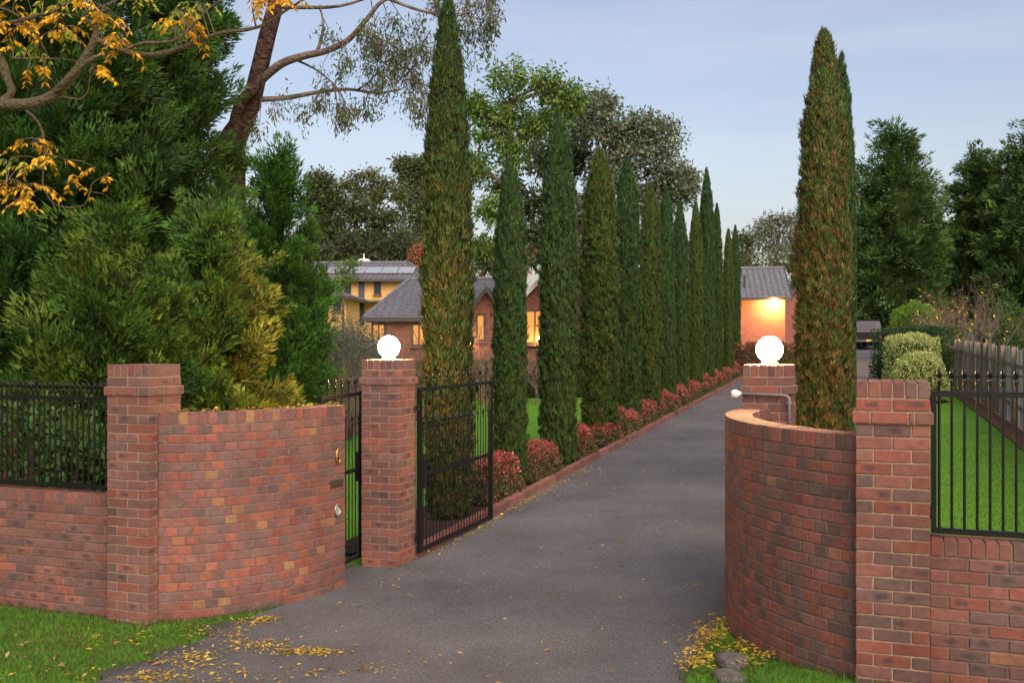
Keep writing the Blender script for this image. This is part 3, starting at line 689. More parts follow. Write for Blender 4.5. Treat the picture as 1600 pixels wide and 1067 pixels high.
# left row: picture column of the trunk, top, half width -> place on the planting line 0.55 m left of the kerb
LROW = [(700, 2, 36, 'tall'), (797, 258, 25, 'green'), (872, 182, 28, 'green'), (937, 238, 28, 'olive'), (980, 252, 21, 'green'), (1016, 290, 17, 'olive'), (1041, 297, 13.5, 'green'), (1062, 320, 14, 'green'),
        (1087, 318, 11, 'olive'), (1104, 268, 12, 'green'), (1120, 322, 9, 'green'), (1138, 360, 8, 'olive'), (1149, 355, 8, 'green')]
LAB = ['tallest cypress in the left row, behind the open gate leaf', 'slim second cypress of the left row, short pointed top', 'third cypress of the left row from the gate, tall and dark green',
       'fourth cypress of the left row from the gate, olive green', 'fifth cypress of the left row from the gate, dark green', 'sixth cypress of the left row, brownish olive', 'seventh cypress of the left row, narrow and green',
       'eighth cypress of the left row from the gate', 'ninth cypress of the left row from the gate', 'tenth cypress of the left row, taller than its neighbours', 'eleventh cypress of the left row from the gate',
       'second to last cypress of the left row, near the garage', 'last cypress of the left row, next to the garage roof']
ROWP = []
for i, ((px, py, hw, key), lb) in enumerate(zip(LROW, LAB)):
    u = (px - 800) / FPX; off = -0.55
    a = P0 + DN * off                                  # a.x + s*DV.x = u*(a.y + s*DV.y)
    s = (u * a.y - a.x) / (DV.x - u * DV.y); q = a + DV * s; ROWP.append(s)
    g = G(q.x, q.y); h = EYE + (533.5 - py) / FPX * q.y - g; rad = hw / FPX * q.y
    cypress(key, lb, q.x, q.y, h, rad, i * 1.7, 'cypress trees along the left of the drive')
RROW = [(1287, 57, 40, 15.6, 'brown', 'big browning cypress right of the drive, behind the right lamp'), (1315, 92, 20, 18.6, 'green', 'green cypress half hidden behind the big browning cypress on the right'), (1327, 330, 10, 24.0, 'olive', 'shorter slim cypress furthest back on the right of the drive')]
for px, py, hw, Z, key, lb in RROW:
    x = (px - 800) / FPX * Z; g = G(x, Z); cypress(key, lb, x, Z, EYE + (533.5 - py) / FPX * Z - g, hw / FPX * Z, 0.6, 'cypress trees along the right of the drive')

# ------------------------------------------------------------------ big feathery conifers
def frond_proto(n, seed):
    """flat plume along +X, blade normal +Z, unit length: returns leaflet base, dir, normal, len"""
    r = np.random.default_rng(seed); s = r.random(n) ** 0.8; w = 0.36 * np.sin(np.pi * np.clip(s * .92 + .06, 0, 1)) ** .8
    y = (r.random(n) * 2 - 1) * w; z = r.normal(size=n) * 0.05 - 0.10 * np.abs(y)
    C = np.stack([s * .85 - .15 * np.abs(y), y, z], 1); d = np.stack([np.full(n, 1.0), y * 2.2 + r.normal(size=n) * .25, r.normal(size=n) * .25 + .1], 1)
    nr = np.stack([r.normal(size=n) * .5, r.normal(size=n) * .5, np.ones(n)], 1)
    return C, d, nr, (0.175 if n > 60 else 0.26) * (0.6 + .7 * r.random(n)), s
FR = [frond_proto(80, 40 + i) for i in range(5)]
FR_FAR = [frond_proto(30, 60 + i) for i in range(3)]
def fronds_geo(P, axis, nrm, size, col_in, col_tip, FR):
    """P,axis,nrm (n,3); size (n,); colours per frond at base and tip"""
    n = len(P); axis = unit(axis); side = unit(np.cross(nrm, axis)); up = np.cross(axis, side); out = []
    which = rng.integers(0, len(FR), n)
    for w in range(len(FR)):
        ix = np.where(which == w)[0]
        if not len(ix): continue
        C, d, nr, ln, s = FR[w]; k = len(C)
        B = np.stack([axis[ix], side[ix], up[ix]], 1)         # (m,3,3) rows are axes
        sz = size[ix][:, None, None]
        CC = P[ix][:, None, :] + np.einsum('kj,mjc->mkc', C, B) * sz
        dd = np.einsum('kj,mjc->mkc', d, B); nn = np.einsum('kj,mjc->mkc', nr, B)
        L = (ln[None, :] * size[ix][:, None]); tt = (s ** 1.3)[None, :, None]
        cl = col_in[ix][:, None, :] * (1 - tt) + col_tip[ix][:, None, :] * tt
        cl = cl * (1 + .15 * rng.normal(size=(len(ix), k, 1))).clip(.5, 1.5)
        out.append(needle_geo(CC.reshape(-1, 3), dd.reshape(-1, 3), nn.reshape(-1, 3), L.ravel(), L.ravel() * 0.30, cl.reshape(-1, 3)))
    return out
def conifer(label, x, y, h, rad, nbough, nfr, size, pal_in, pal_tip, prof, group=None, lean=0.8, seed=1, core=0.42, gold=None, name='conifer_tree', far=False):
    r = np.random.default_rng(seed)
    t = thing(name, label, 'tree', (x, y, G(x, y)), 0, group)
    pz = np.array([p[0] for p in prof]); pr = np.array([p[1] for p in prof]) * rad
    tt = r.random(nbough * 4); keep = r.random(nbough * 4) < np.interp(tt, pz, pr) / pr.max() + .04; tt = tt[keep][:nbough]; n = len(tt)
    th = (np.arange(n) * 2.39996 + r.normal(size=n) * .3)
    vis = np.sin(th) < .45; th = th[vis]; tt = tt[vis]; n = len(tt)      # the far side faces away from street and drive
    out = np.stack([np.cos(th), np.sin(th), np.zeros(n)], 1)
    rr = np.interp(tt, pz, pr) * (0.80 + .28 * r.random(n)); B = out * rr[:, None]; B[:, 2] = tt * h
    bax = unit(out + np.array([0, 0, lean]) + r.normal(size=(n, 3)) * .18)
    k = nfr; N = n * k; sc = np.repeat((0.75 + .5 * r.random(n)) * size, k)
    P = np.repeat(B, k, 0); A = np.repeat(bax, k, 0)
    fan = r.normal(size=(N, 3)) * (.30 if not far else .42); ax = unit(A + fan)
    back = r.random((N, 1)) * 1.5
    P = P - A * (back * sc[:, None] * 1.3) + r.normal(size=(N, 3)) * 0.16 * sc[:, None]
    outr = np.repeat(out, k, 0)
    nr = unit(outr * 0.8 + np.array([0, 0, .5]) + r.normal(size=(N, 3)) * .45)
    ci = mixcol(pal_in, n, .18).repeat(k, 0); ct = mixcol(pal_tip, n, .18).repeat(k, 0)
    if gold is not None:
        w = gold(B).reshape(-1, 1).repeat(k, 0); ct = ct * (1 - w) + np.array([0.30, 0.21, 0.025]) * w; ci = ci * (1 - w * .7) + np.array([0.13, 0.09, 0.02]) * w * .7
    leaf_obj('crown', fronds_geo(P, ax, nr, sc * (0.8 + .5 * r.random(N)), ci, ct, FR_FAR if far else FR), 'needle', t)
    m = MB(); seg = 16; NZ = 16; vs = []; ph = r.random(4) * 6
    for i in range(NZ + 1):
        z = i / NZ
        for q in range(seg):
            a = 2 * math.pi * q / seg; rq = float(np.interp(z, pz, pr)) * core * (1 + .16 * math.sin(3 * a + ph[0] + 9 * z) + .12 * math.sin(5 * a + ph[1] - 17 * z)); vs.append((rq * math.cos(a), rq * math.sin(a), z * h * .88 + .1))
    m.add(vs, [(i * seg + q, i * seg + (q + 1) % seg, (i + 1) * seg + (q + 1) % seg, (i + 1) * seg + q) for i in range(NZ) for q in range(seg)] + [tuple(range(seg)), tuple(NZ * seg + q for q in range(seg))])
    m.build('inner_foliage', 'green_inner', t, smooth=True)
    tr = MB().tube([(0, 0, -.3), (0, 0, h * .5)], [rad * .09 + .05, .05], 10); 
    tr.build('trunk', 'bark_red', t, smooth=True)
    return t
CONE = [(0, .78), (.12, .95), (.28, 1), (.5, .86), (.7, .62), (.85, .36), (.95, .14), (1, .02)]
PLUME = [(0, .82), (.2, 1), (.45, .92), (.7, .66), (.86, .36), (1, .03)]
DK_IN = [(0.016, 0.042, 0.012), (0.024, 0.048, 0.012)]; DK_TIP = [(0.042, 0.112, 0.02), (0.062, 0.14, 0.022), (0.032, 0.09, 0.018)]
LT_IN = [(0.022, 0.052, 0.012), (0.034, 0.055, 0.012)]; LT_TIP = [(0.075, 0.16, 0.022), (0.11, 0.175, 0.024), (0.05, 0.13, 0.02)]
CG = 'feathery conifers behind the left fence'
conifer('huge dark green conifer behind the fence at the left edge', -6.75, 14.6, 11.5, 2.35, 400, 15, 0.50, DK_IN, DK_TIP, CONE, CG, seed=21)
conifer('tall dark conifer right of the leftmost one, behind the left brick pier', -5.38, 15.8, 10.8, 1.15, 300, 15, 0.46, DK_IN, DK_TIP, CONE, CG, seed=22)
conifer('low bright green conifer spilling over the left brick pier', -5.0, 12.9, 4.2, 1.30, 170, 15, 0.46, LT_IN, LT_TIP, PLUME, CG, seed=23, lean=.9)
conifer('golden tipped conifer behind the left curved wall, right side yellowing', -3.98, 13.6, 4.5, 0.98, 180, 15, 0.42, LT_IN, LT_TIP, PLUME, CG, seed=24, lean=1.0,
        gold=lambda B: np.clip((B[:, 0] - .35) / .7, 0, .36) * np.clip(B[:, 2] / 1.2 - .4, 0, 1))
conifer('pointed bright conifer behind the golden one, beside the gum trunk', -4.95, 21.5, 6.6, 1.1, 290, 11, 0.46, [(0.022, 0.055, 0.014)], [(0.06, 0.17, 0.022), (0.09, 0.20, 0.03)], [(0, .9), (.3, 1), (.55, .8), (.75, .52), (.9, .26), (1, .06)], CG, seed=25, lean=1.6, core=.3)
# right conifers behind the garden
RG = 'dark conifers behind the right hedges'
BROAD = [(0, .8), (.15, .95), (.35, 1), (.55, .92), (.75, .7), (.9, .4), (1, .08)]
for i, (px, py, Z, rad, lb) in enumerate(((1392, 198, 72, 3.35, 'broad dark conifer behind the black truck'), (1528, 240, 74, 2.9, 'pointed dark conifer above the yellow leaved shrub, right side'), (1612, 190, 70, 3.3, 'tall dark conifer cut by the right edge of the picture'), (1300, 300, 84, 3.0, 'dark conifer hidden behind the big browning cypress'))):
    x = (px - 800) / FPX * Z; g = G(x, Z)
    conifer(lb, x, Z, EYE + (533.5 - py) / FPX * Z - g, rad, 620 if i < 3 else 200, 6, 1.05, [(0.030, 0.062, 0.02)], [(0.075, 0.15, 0.034), (0.10, 0.18, 0.04), (0.06, 0.125, 0.032)], BROAD, RG, seed=31 + i, lean=.35, core=.70, far=True)

# ------------------------------------------------------------------ broadleaf trees from limbs and leafy lobes
def curve_pts(a, b, n=6, sag=0.0, jit=0.06, r=rnd):
    a = Vector(a); b = Vector(b); L = (b - a).length; pts = []
    for i in range(n + 1):
        t = i / n; p = a.lerp(b, t); p.z += sag * math.sin(math.pi * t) * L
        if 0 < i < n: p += Vector((r.uniform(-1, 1), r.uniform(-1, 1), r.uniform(-1, 1))) * jit * L
        pts.append(p)
    return pts
def leaf_clumps(centres, radii, per, leaf, pal, droop=0.3, aspect=0.4, flat=0.8):
    n = len(centres); N = n * per; c = np.repeat(np.asarray(centres, float), per, 0); rr = np.repeat(np.asarray(radii, float), per)[:, None]
    v = rng.normal(size=(N, 3)); v = unit(v) * (rng.random((N, 1)) ** .5); v[:, 2] *= flat
    C = c + v * rr; d = v + rng.normal(size=(N, 3)) * .6 + np.array([0, 0, -droop]); nr = rng.normal(size=(N, 3)) + np.array([0, 0, .8])
    ln = leaf * (.6 + .8 * rng.random(N)); cl = np.repeat(mixcol(pal, n, .22), per, 0) * (1 + .18 * rng.normal(size=(N, 1))).clip(.5, 1.6)
    return leaf_geo(C, d, nr, ln, ln * aspect, cl, .06)
def lobe_tree(name, label, cat, base, trunk, lobes, per_lobe, per, leaf, clump, pal, bark, trad, group=None, droop=.3, aspect=.4, shell=.35, seed=1):
    """trunk: world points; lobes: (world centre, (rx,ry,rz))"""
    r = random.Random(seed); base = Vector(base); t = thing(name, label, cat, base, 0, group)
    m = MB(); tp = [Vector(p) - base for p in trunk]; n = len(tp)
    m.tube(tp, [trad * (1 - .6 * i / max(n - 1, 1)) for i in range(n)], 10)
    cen = []; rad = []
    tw = MB()
    for c, rr in lobes:
        c = Vector(c) - base; rr = Vector(rr)
        low = [p for p in tp if p.z < c.z - rr.z * .3] or tp[:1]; st = min(low[-3:], key=lambda p: (p - c).length)
        pts = curve_pts(st, c, 6, .06, .05, r); L = (c - st).length; r0 = min(trad * .55, .03 + L * .022)
        m.tube(pts, [r0 * (1 - .75 * i / 6) for i in range(7)], 7)
        k = max(3, int(per_lobe))
        for q in range(k):
            v = Vector((r.gauss(0, 1), r.gauss(0, 1), r.gauss(0, 1))).normalized() * (shell + (1 - shell) * r.random())
            p = c + Vector((v.x * rr.x, v.y * rr.y, v.z * rr.z)); cen.append(tuple(p)); rad.append(clump * r.uniform(.7, 1.35))
            if q % 2 == 0: s = pts[r.randrange(3, 7)]; tw.tube(curve_pts(s, p, 3, .08, .07, r), [r0 * .24, r0 * .18, r0 * .12, r0 * .06], 5, False)
    m.build('trunk', bark, t, smooth=True); tw.build('branches', bark, t, smooth=True)['kind'] = 'stuff'
    leaf_obj('crown', [leaf_clumps(cen, rad, per, leaf, pal, droop, aspect)], 'leaf', t)
    return t
def lob(px, py, Z, rpx, rpy, rz=None):
    c = at(px, py, Z); k = Z / FPX; return (c, (rpx * k, (rz if rz else rpx) * k, rpy * k))
GUMP = [(0.085, 0.115, 0.048), (0.065, 0.095, 0.04), (0.105, 0.13, 0.06), (0.11, 0.11, 0.045)]
LIME = [(0.12, 0.21, 0.036), (0.15, 0.24, 0.045), (0.085, 0.155, 0.034)]
OLV = [(0.085, 0.125, 0.042), (0.105, 0.145, 0.05), (0.07, 0.095, 0.036)]
# green tree over the second cypress
Z = 34; b = at(812, 600, Z); b.z = G(b.x, b.y)
lobe_tree('leafy_tree', 'light green leafy tree with bare lower limbs behind the second cypress', 'tree', b, [b, at(812, 470, Z), at(812, 380, Z), at(805, 310, Z), at(795, 240, Z), at(797, 160, Z)],
          [lob(790, 125, Z, 40, 36), lob(762, 195, Z, 28, 40), lob(800, 180, Z, 30, 38), lob(748, 260, Z, 24, 34), lob(795, 240, Z, 26, 30), lob(850, 135, Z, 34, 30), lob(870, 175, Z, 30, 30), lob(765, 330, Z, 30, 26), lob(835, 200, Z, 26, 26), lob(890, 150, Z, 22, 22), lob(745, 165, Z, 14, 18), lob(752, 390, Z, 26, 16)],
          34, 30, .17, .36, LIME, 'bark', .26, 'garden trees behind the cypress row', seed=5)
# olive tree filling between
Z = 38; b = at(880, 600, Z); b.z = G(b.x, b.y)
lobe_tree('leafy_tree', 'dull green leafy tree behind the third cypress, low spreading crown', 'tree', b, [b, at(880, 450, Z), at(868, 380, Z), at(860, 320, Z), at(850, 260, Z)],
          [lob(880, 215, Z, 34, 30), lob(842, 250, Z, 34, 34), lob(835, 310, Z, 34, 34), lob(905, 250, Z, 28, 36), lob(820, 360, Z, 34, 30), lob(850, 390, Z, 30, 26), lob(918, 330, Z, 20, 36), lob(770, 400, Z, 30, 22), lob(905, 185, Z, 24, 24), lob(790, 290, Z, 20, 20)],
          38, 30, .18, .40, OLV, 'bark', .22, 'garden trees behind the cypress row', seed=6)
# grey green gum
Z = 36; b = at(905, 610, Z); b.z = G(b.x, b.y)
lobe_tree('gum_tree', 'round grey green gum tree with reddish trunk behind the cypress row', 'tree', b, [b, at(904, 500, Z), at(903, 420, Z), at(905, 370, Z), at(925, 310, Z), at(945, 260, Z), at(965, 215, Z)],
          [lob(935, 160, Z, 28, 22), lob(920, 200, Z, 30, 28), lob(1000, 195, Z, 36, 28), lob(1035, 215, Z, 34, 30), lob(985, 245, Z, 38, 34), lob(1040, 270, Z, 34, 32), lob(950, 270, Z, 34, 34), lob(1000, 310, Z, 32, 28), lob(930, 330, Z, 30, 34), lob(1058, 300, Z, 24, 24), lob(1072, 285, Z, 14, 22), lob(915, 390, Z, 24, 24), lob(960, 210, Z, 24, 24), lob(1030, 330, Z, 18, 16)],
          46, 30, .155, .38, [(0.17, 0.21, 0.13), (0.125, 0.165, 0.095), (0.20, 0.235, 0.155)], 'bark_red', .36, 'garden trees behind the cypress row', aspect=.5, seed=7)
# background gums
for i, (px, lbs, tr, lb) in enumerate((
      (560, [(520, 345, 30, 24), (560, 330, 34, 22), (600, 345, 34, 26), (540, 375, 34, 20), (585, 380, 38, 22), (625, 375, 26, 22), (500, 370, 22, 24), (500, 285, 16, 14), (490, 320, 24, 26), (515, 310, 20, 16)], [(560, 460), (560, 390), (555, 340)], 'wide dark gum tree above the yellow house roof'),
      (590, [(545, 285, 20, 12), (575, 276, 24, 10), (600, 288, 20, 12), (588, 306, 20, 10), (620, 300, 16, 12), (560, 300, 14, 10)], [(585, 430), (585, 350), (580, 290)], 'thin flat topped gum tree standing above the wide dark gum'),
      (660, [(640, 310, 24, 28), (665, 290, 24, 24), (650, 345, 28, 30), (632, 256, 12, 7), (650, 262, 12, 9), (664, 258, 12, 12), (655, 385, 26, 24), (690, 320, 26, 40), (640, 280, 14, 12)], [(655, 450), (655, 380), (655, 300), (648, 262)], 'gum tree just left of the tallest cypress, high wispy top'))):
    Z = 105 + 8 * i; b = at(px, 520, Z); b.z = G(b.x, b.y)
    lobe_tree('gum_tree', lb, 'tree', b, [b] + [at(a_, c_, Z) for a_, c_ in tr], [lob(a_, c_, Z, d_, e_) for a_, c_, d_, e_ in lbs], 55 if i != 1 else 18, 28, .44, 1.05 if i != 1 else .75,
              [[(0.075, 0.108, 0.038), (0.10, 0.135, 0.045), (0.060, 0.085, 0.034)], [(0.15, 0.165, 0.06), (0.12, 0.14, 0.06)], [(0.095, 0.125, 0.05), (0.12, 0.15, 0.06)]][i], 'bark', .55, 'gum trees behind the houses', seed=50 + i)
Z = 96; b = at(600, 520, Z); b.z = G(b.x, b.y)
lobe_tree('background_tree', 'dark low trees filling in under the gums behind the yellow house', 'tree', b, [b, at(600, 470, Z), at(598, 420, Z)], [lob(a_, c_, Z, 26, 18) for a_, c_ in ((500, 405), (530, 400), (565, 402), (600, 398), (632, 402), (662, 400), (545, 385), (620, 384), (480, 395), (690, 398))], 36, 22, .42, 1.0, [(0.05, 0.07, 0.03), (0.075, 0.085, 0.04), (0.06, 0.06, 0.035)], 'bark', .3, 'distant trees', seed=66)
# far trees at the end of the drive
for i, (px, Z, lbs, tr, pal, lb) in enumerate((
      (1210, 115, [(1195, 350, 14, 10), (1215, 342, 16, 9), (1235, 345, 14, 10), (1185, 365, 12, 9), (1205, 368, 16, 10), (1232, 365, 14, 10), (1200, 388, 16, 10), (1225, 388, 16, 9), (1245, 378, 12, 10), (1212, 405, 22, 8)], [(1212, 430), (1213, 395), (1218, 365)], [(0.19, 0.195, 0.14), (0.16, 0.165, 0.12)], 'pale wispy gum tree above the garage roof'),
      (1160, 100, [(1160, 372, 14, 10), (1165, 395, 16, 12), (1155, 412, 16, 10), (1172, 380, 10, 9)], [(1160, 430), (1160, 395)], [(0.075, 0.105, 0.035), (0.06, 0.085, 0.03)], 'small round green tree left above the garage roof'),
      (1170, 92, [(1168, 412, 16, 12), (1240, 412, 22, 14), (1200, 418, 20, 8)], [(1190, 440), (1195, 420)], [(0.11, 0.12, 0.045)], 'low yellowish bush showing over the garage ridge'),
      (822, 62, [(820, 400, 14, 18), (830, 385, 10, 12), (812, 418, 12, 12)], [(820, 470), (820, 420)], [(0.34, 0.12, 0.045), (0.24, 0.10, 0.05)], 'orange autumn tree behind the second and third cypress'),
      (745, 70, [(745, 425, 22, 16), (770, 418, 18, 14), (756, 405, 12, 10)], [(752, 470), (752, 430)], [(0.10, 0.105, 0.045)], 'dull olive bush behind the brick house ridge'),
      (655, 80, [(656, 395, 8, 12), (654, 408, 8, 10)], [(656, 470), (656, 410)], [(0.30, 0.12, 0.06)], 'small rusty autumn tree beside the yellow house roof'))):
    b = at(px, 500, Z); b.z = G(b.x, b.y)
    lobe_tree('background_tree', lb, 'tree', b, [b] + [at(a_, c_, Z) for a_, c_ in tr], [lob(a_, c_, Z, d_, e_) for a_, c_, d_, e_ in lbs], 16, 26, .0032 * Z, .0085 * Z, pal, 'bark_pale' if i == 0 else 'bark', .0032 * Z, 'distant trees', seed=70 + i)

# ------------------------------------------------------------------ old gum leaning over the conifers
Z = 18.0; b = at(352, 640, Z); b.z = G(b.x, b.y); gum = thing('gum_tree', 'old gum tree with rough red trunk leaning out behind the left conifers', 'tree', b)
def px_tube(m, pts, rads, org, n=9, sub=4):
    P = [at(*p) - org for p in pts]; out = []; rr = []
    for i in range(len(P) - 1):
        p0 = P[max(i - 1, 0)]; p1 = P[i]; p2 = P[i + 1]; p3 = P[min(i + 2, len(P) - 1)]
        for k in range(sub):
            t = k / sub; out.append(0.5 * ((2 * p1) + (p2 - p0) * t + (2 * p0 - 5 * p1 + 4 * p2 - p3) * t * t + (3 * p1 - p0 - 3 * p2 + p3) * t ** 3)); rr.append(rads[i] + (rads[i + 1] - rads[i]) * t)
    out.append(P[-1]); rr.append(rads[-1]); m.tube(out, rr, n); return out
m = MB()
px_tube(m, [(352, 640, Z), (356, 420, Z), (360, 290, Z), (362, 225, Z), (388, 175, Z), (405, 110, Z), (418, 55, Z), (432, 0, Z), (440, -80, Z + .5)], [.36, .30, .27, .25, .17, .155, .15, .135, .10], b, 12)
px_tube(m, [(360, 235, Z), (375, 165, Z - .2), (395, 140, Z - .3), (405, 120, Z)], [.12, .11, .09, .08], b)
px_tube(m, [(372, 262, Z), (380, 250, Z - .25)], [.16, .10], b); m.build('trunk', 'bark_red', gum, smooth=True)
br = MB(); ends = []
for pts, r0 in (([(408, 125, Z), (440, 100, Z - .2), (475, 88, Z - .4), (510, 80, Z - .6), (545, 62, Z - .8), (575, 28, Z - 1), (598, 2, Z - 1), (640, -14, Z - 1)], .082),
                ([(408, 156, Z), (450, 153, Z + .1), (500, 144, Z + .2), (545, 140, Z + .3), (590, 146, Z + .4), (625, 140, Z + .4)], .052),
                ([(430, 10, Z), (470, 12, Z), (530, 10, Z - .3), (590, -8, Z - .4)], .05), ([(495, 84, Z - .5), (505, 45, Z - .5), (500, 8, Z - .4)], .035), ([(465, 95, Z - .3), (495, 110, Z - .3), (520, 130, Z - .3), (530, 142, Z)], .022),
                ([(610, 0, Z - 1), (650, 15, Z - 1), (690, 24, Z - 1.2), (720, 24, Z - 1.4), (760, 8, Z - 1.5)], .03), ([(560, 46, Z - .9), (590, 60, Z - .9), (620, 75, Z - 1), (640, 110, Z - 1)], .025), ([(560, 140, Z + .3), (580, 125, Z), (600, 100, Z - .2)], .02)):
    o_ = px_tube(br, pts, [r0 * (1 - .72 * i / (len(pts) - 1)) for i in range(len(pts))], b, 7); ends.append(o_)
cen = []; rad = []
tw = random.Random(3)
for px, py, sx, sy, k in ((590, 75, 22, 28, 15), (625, 95, 22, 34, 19), (655, 75, 18, 30, 12), (600, 120, 24, 30, 13), (650, 130, 14, 36, 12), (560, 175, 26, 12, 7), (535, 190, 14, 18, 6), (500, 165, 20, 10, 5), (540, 100, 16, 14, 5), (730, 40, 16, 36, 13), (765, 30, 10, 34, 12), (745, 5, 22, 12, 8), (575, 55, 20, 16, 6), (665, 165, 10, 16, 5), (470, 180, 20, 10, 3), (510, 120, 14, 14, 3), (440, 165, 10, 10, 3), (400, 200, 8, 14, 3), (680, 10, 20, 10, 5), (520, 60, 12, 12, 3)):
    for q in range(k):
        c = at(px + tw.gauss(0, sx * .6), py + tw.gauss(0, sy * .6), Z - .5 + tw.uniform(-1, .6)) - b; cen.append(tuple(c)); rad.append(tw.uniform(.06, .15))
        if q % 2 == 0:
            s = min((p for e in ends for p in e), key=lambda p: (p - c).length); br.tube(curve_pts(s, c, 3, .05, .06, tw), [.012, .009, .006, .003], 4, False)
br.build('branches', 'bark_pale', gum, smooth=True)['kind'] = 'stuff'
C = np.array(cen); n = len(C); per = 52; N = n * per
Pp = np.repeat(C, per, 0) + rng.normal(size=(N, 3)) * np.repeat(np.array(rad), per)[:, None] * np.array([.8, .8, 1.0])
d = rng.normal(size=(N, 3)) * .55 + np.array([0, 0, -1.0]); ln = .088 * (.6 + .8 * rng.random(N))
leaf_obj('crown', [leaf_geo(Pp, d, rng.normal(size=(N, 3)), ln, ln * .26, np.repeat(mixcol(GUMP, n, .2), per, 0), .03)], 'leaf', gum)

# ------------------------------------------------------------------ yellow leaved tree reaching in from the left
Z = 8.2; yb = Vector((-5.6, 8.6, 0)); yb.z = G(yb.x, yb.y)
yt = thing('autumn_tree', 'mossy branches with yellow autumn leaves reaching in at the top left', 'tree', yb)
m = MB()
px_tube(m, [(-300, 1050, 8.6), (-290, 700, 8.6), (-260, 420, 8.6), (-190, 260, 8.5), (-90, 180, 8.3), (0, 165, Z), (45, 163, Z), (85, 148, Z), (118, 112, Z), (140, 78, Z), (150, 55, Z)], [.2, .17, .15, .12, .08, .050, .046, .042, .035, .030, .026], yb, 10)
px_tube(m, [(85, 148, Z), (95, 135, Z - .05), (140, 95, Z - .1), (165, 85, Z - .1)], [.03, .028, .02, .015], yb, 7)
px_tube(m, [(-30, 60, Z), (0, 95, Z), (12, 125, Z), (18, 145, Z), (0, 160, Z)], [.05, .04, .035, .03, .03], yb, 8)
m.build('trunk', 'bark_moss', yt, smooth=True)
br = MB(); YE = []
for pts, r0 in (([(150, 62, Z), (175, 74, Z), (205, 84, Z), (240, 86, Z), (275, 78, Z), (310, 65, Z), (345, 52, Z), (385, 47, Z), (415, 38, Z), (445, 18, Z), (480, -4, Z)], .028),
                ([(200, 76, Z - .1), (225, 68, Z - .15), (265, 66, Z - .2), (290, 52, Z - .2), (320, 20, Z - .2), (345, 0, Z - .2)], .017), ([(150, 60, Z), (148, 40, Z), (130, 25, Z), (175, 5, Z), (190, -8, Z)], .026),
                ([(20, 160, Z), (45, 176, Z), (63, 198, Z), (70, 232, Z), (67, 275, Z), (69, 295, Z), (84, 318, Z), (110, 325, Z), (132, 320, Z), (140, 302, Z), (146, 285, Z), (172, 272, Z)], .012),
                ([(20, 92, Z), (60, 92, Z), (100, 93, Z), (125, 97, Z)], .012), ([(30, 158, Z), (70, 156, Z), (100, 152, Z), (125, 155, Z), (138, 140, Z), (140, 110, Z)], .011),
                ([(67, 295, Z), (50, 300, Z), (35, 292, Z), (10, 285, Z)], .007), ([(45, 296, Z), (30, 318, Z), (12, 335, Z)], .005), ([(69, 240, Z), (90, 245, Z), (110, 250, Z)], .004), ([(140, 300, Z), (165, 305, Z), (185, 325, Z)], .004), ([(140, 298, Z), (120, 288, Z), (100, 285, Z)], .004),
                ([(0, 40, Z), (40, 30, Z), (90, 15, Z), (120, -5, Z)], .02), ([(-20, 10, Z), (20, 20, Z), (60, 60, Z), (75, 90, Z)], .012), ([(60, 25, Z), (90, 40, Z), (110, 60, Z)], .008), ([(400, 42, Z), (395, 15, Z), (400, -5, Z)], .008)):
    YE.append(px_tube(br, pts, [r0 * (1 - .7 * i / (len(pts) - 1)) for i in range(len(pts))], yb, 7))
br.build('branches', 'bark_moss', yt, smooth=True)['kind'] = 'stuff'
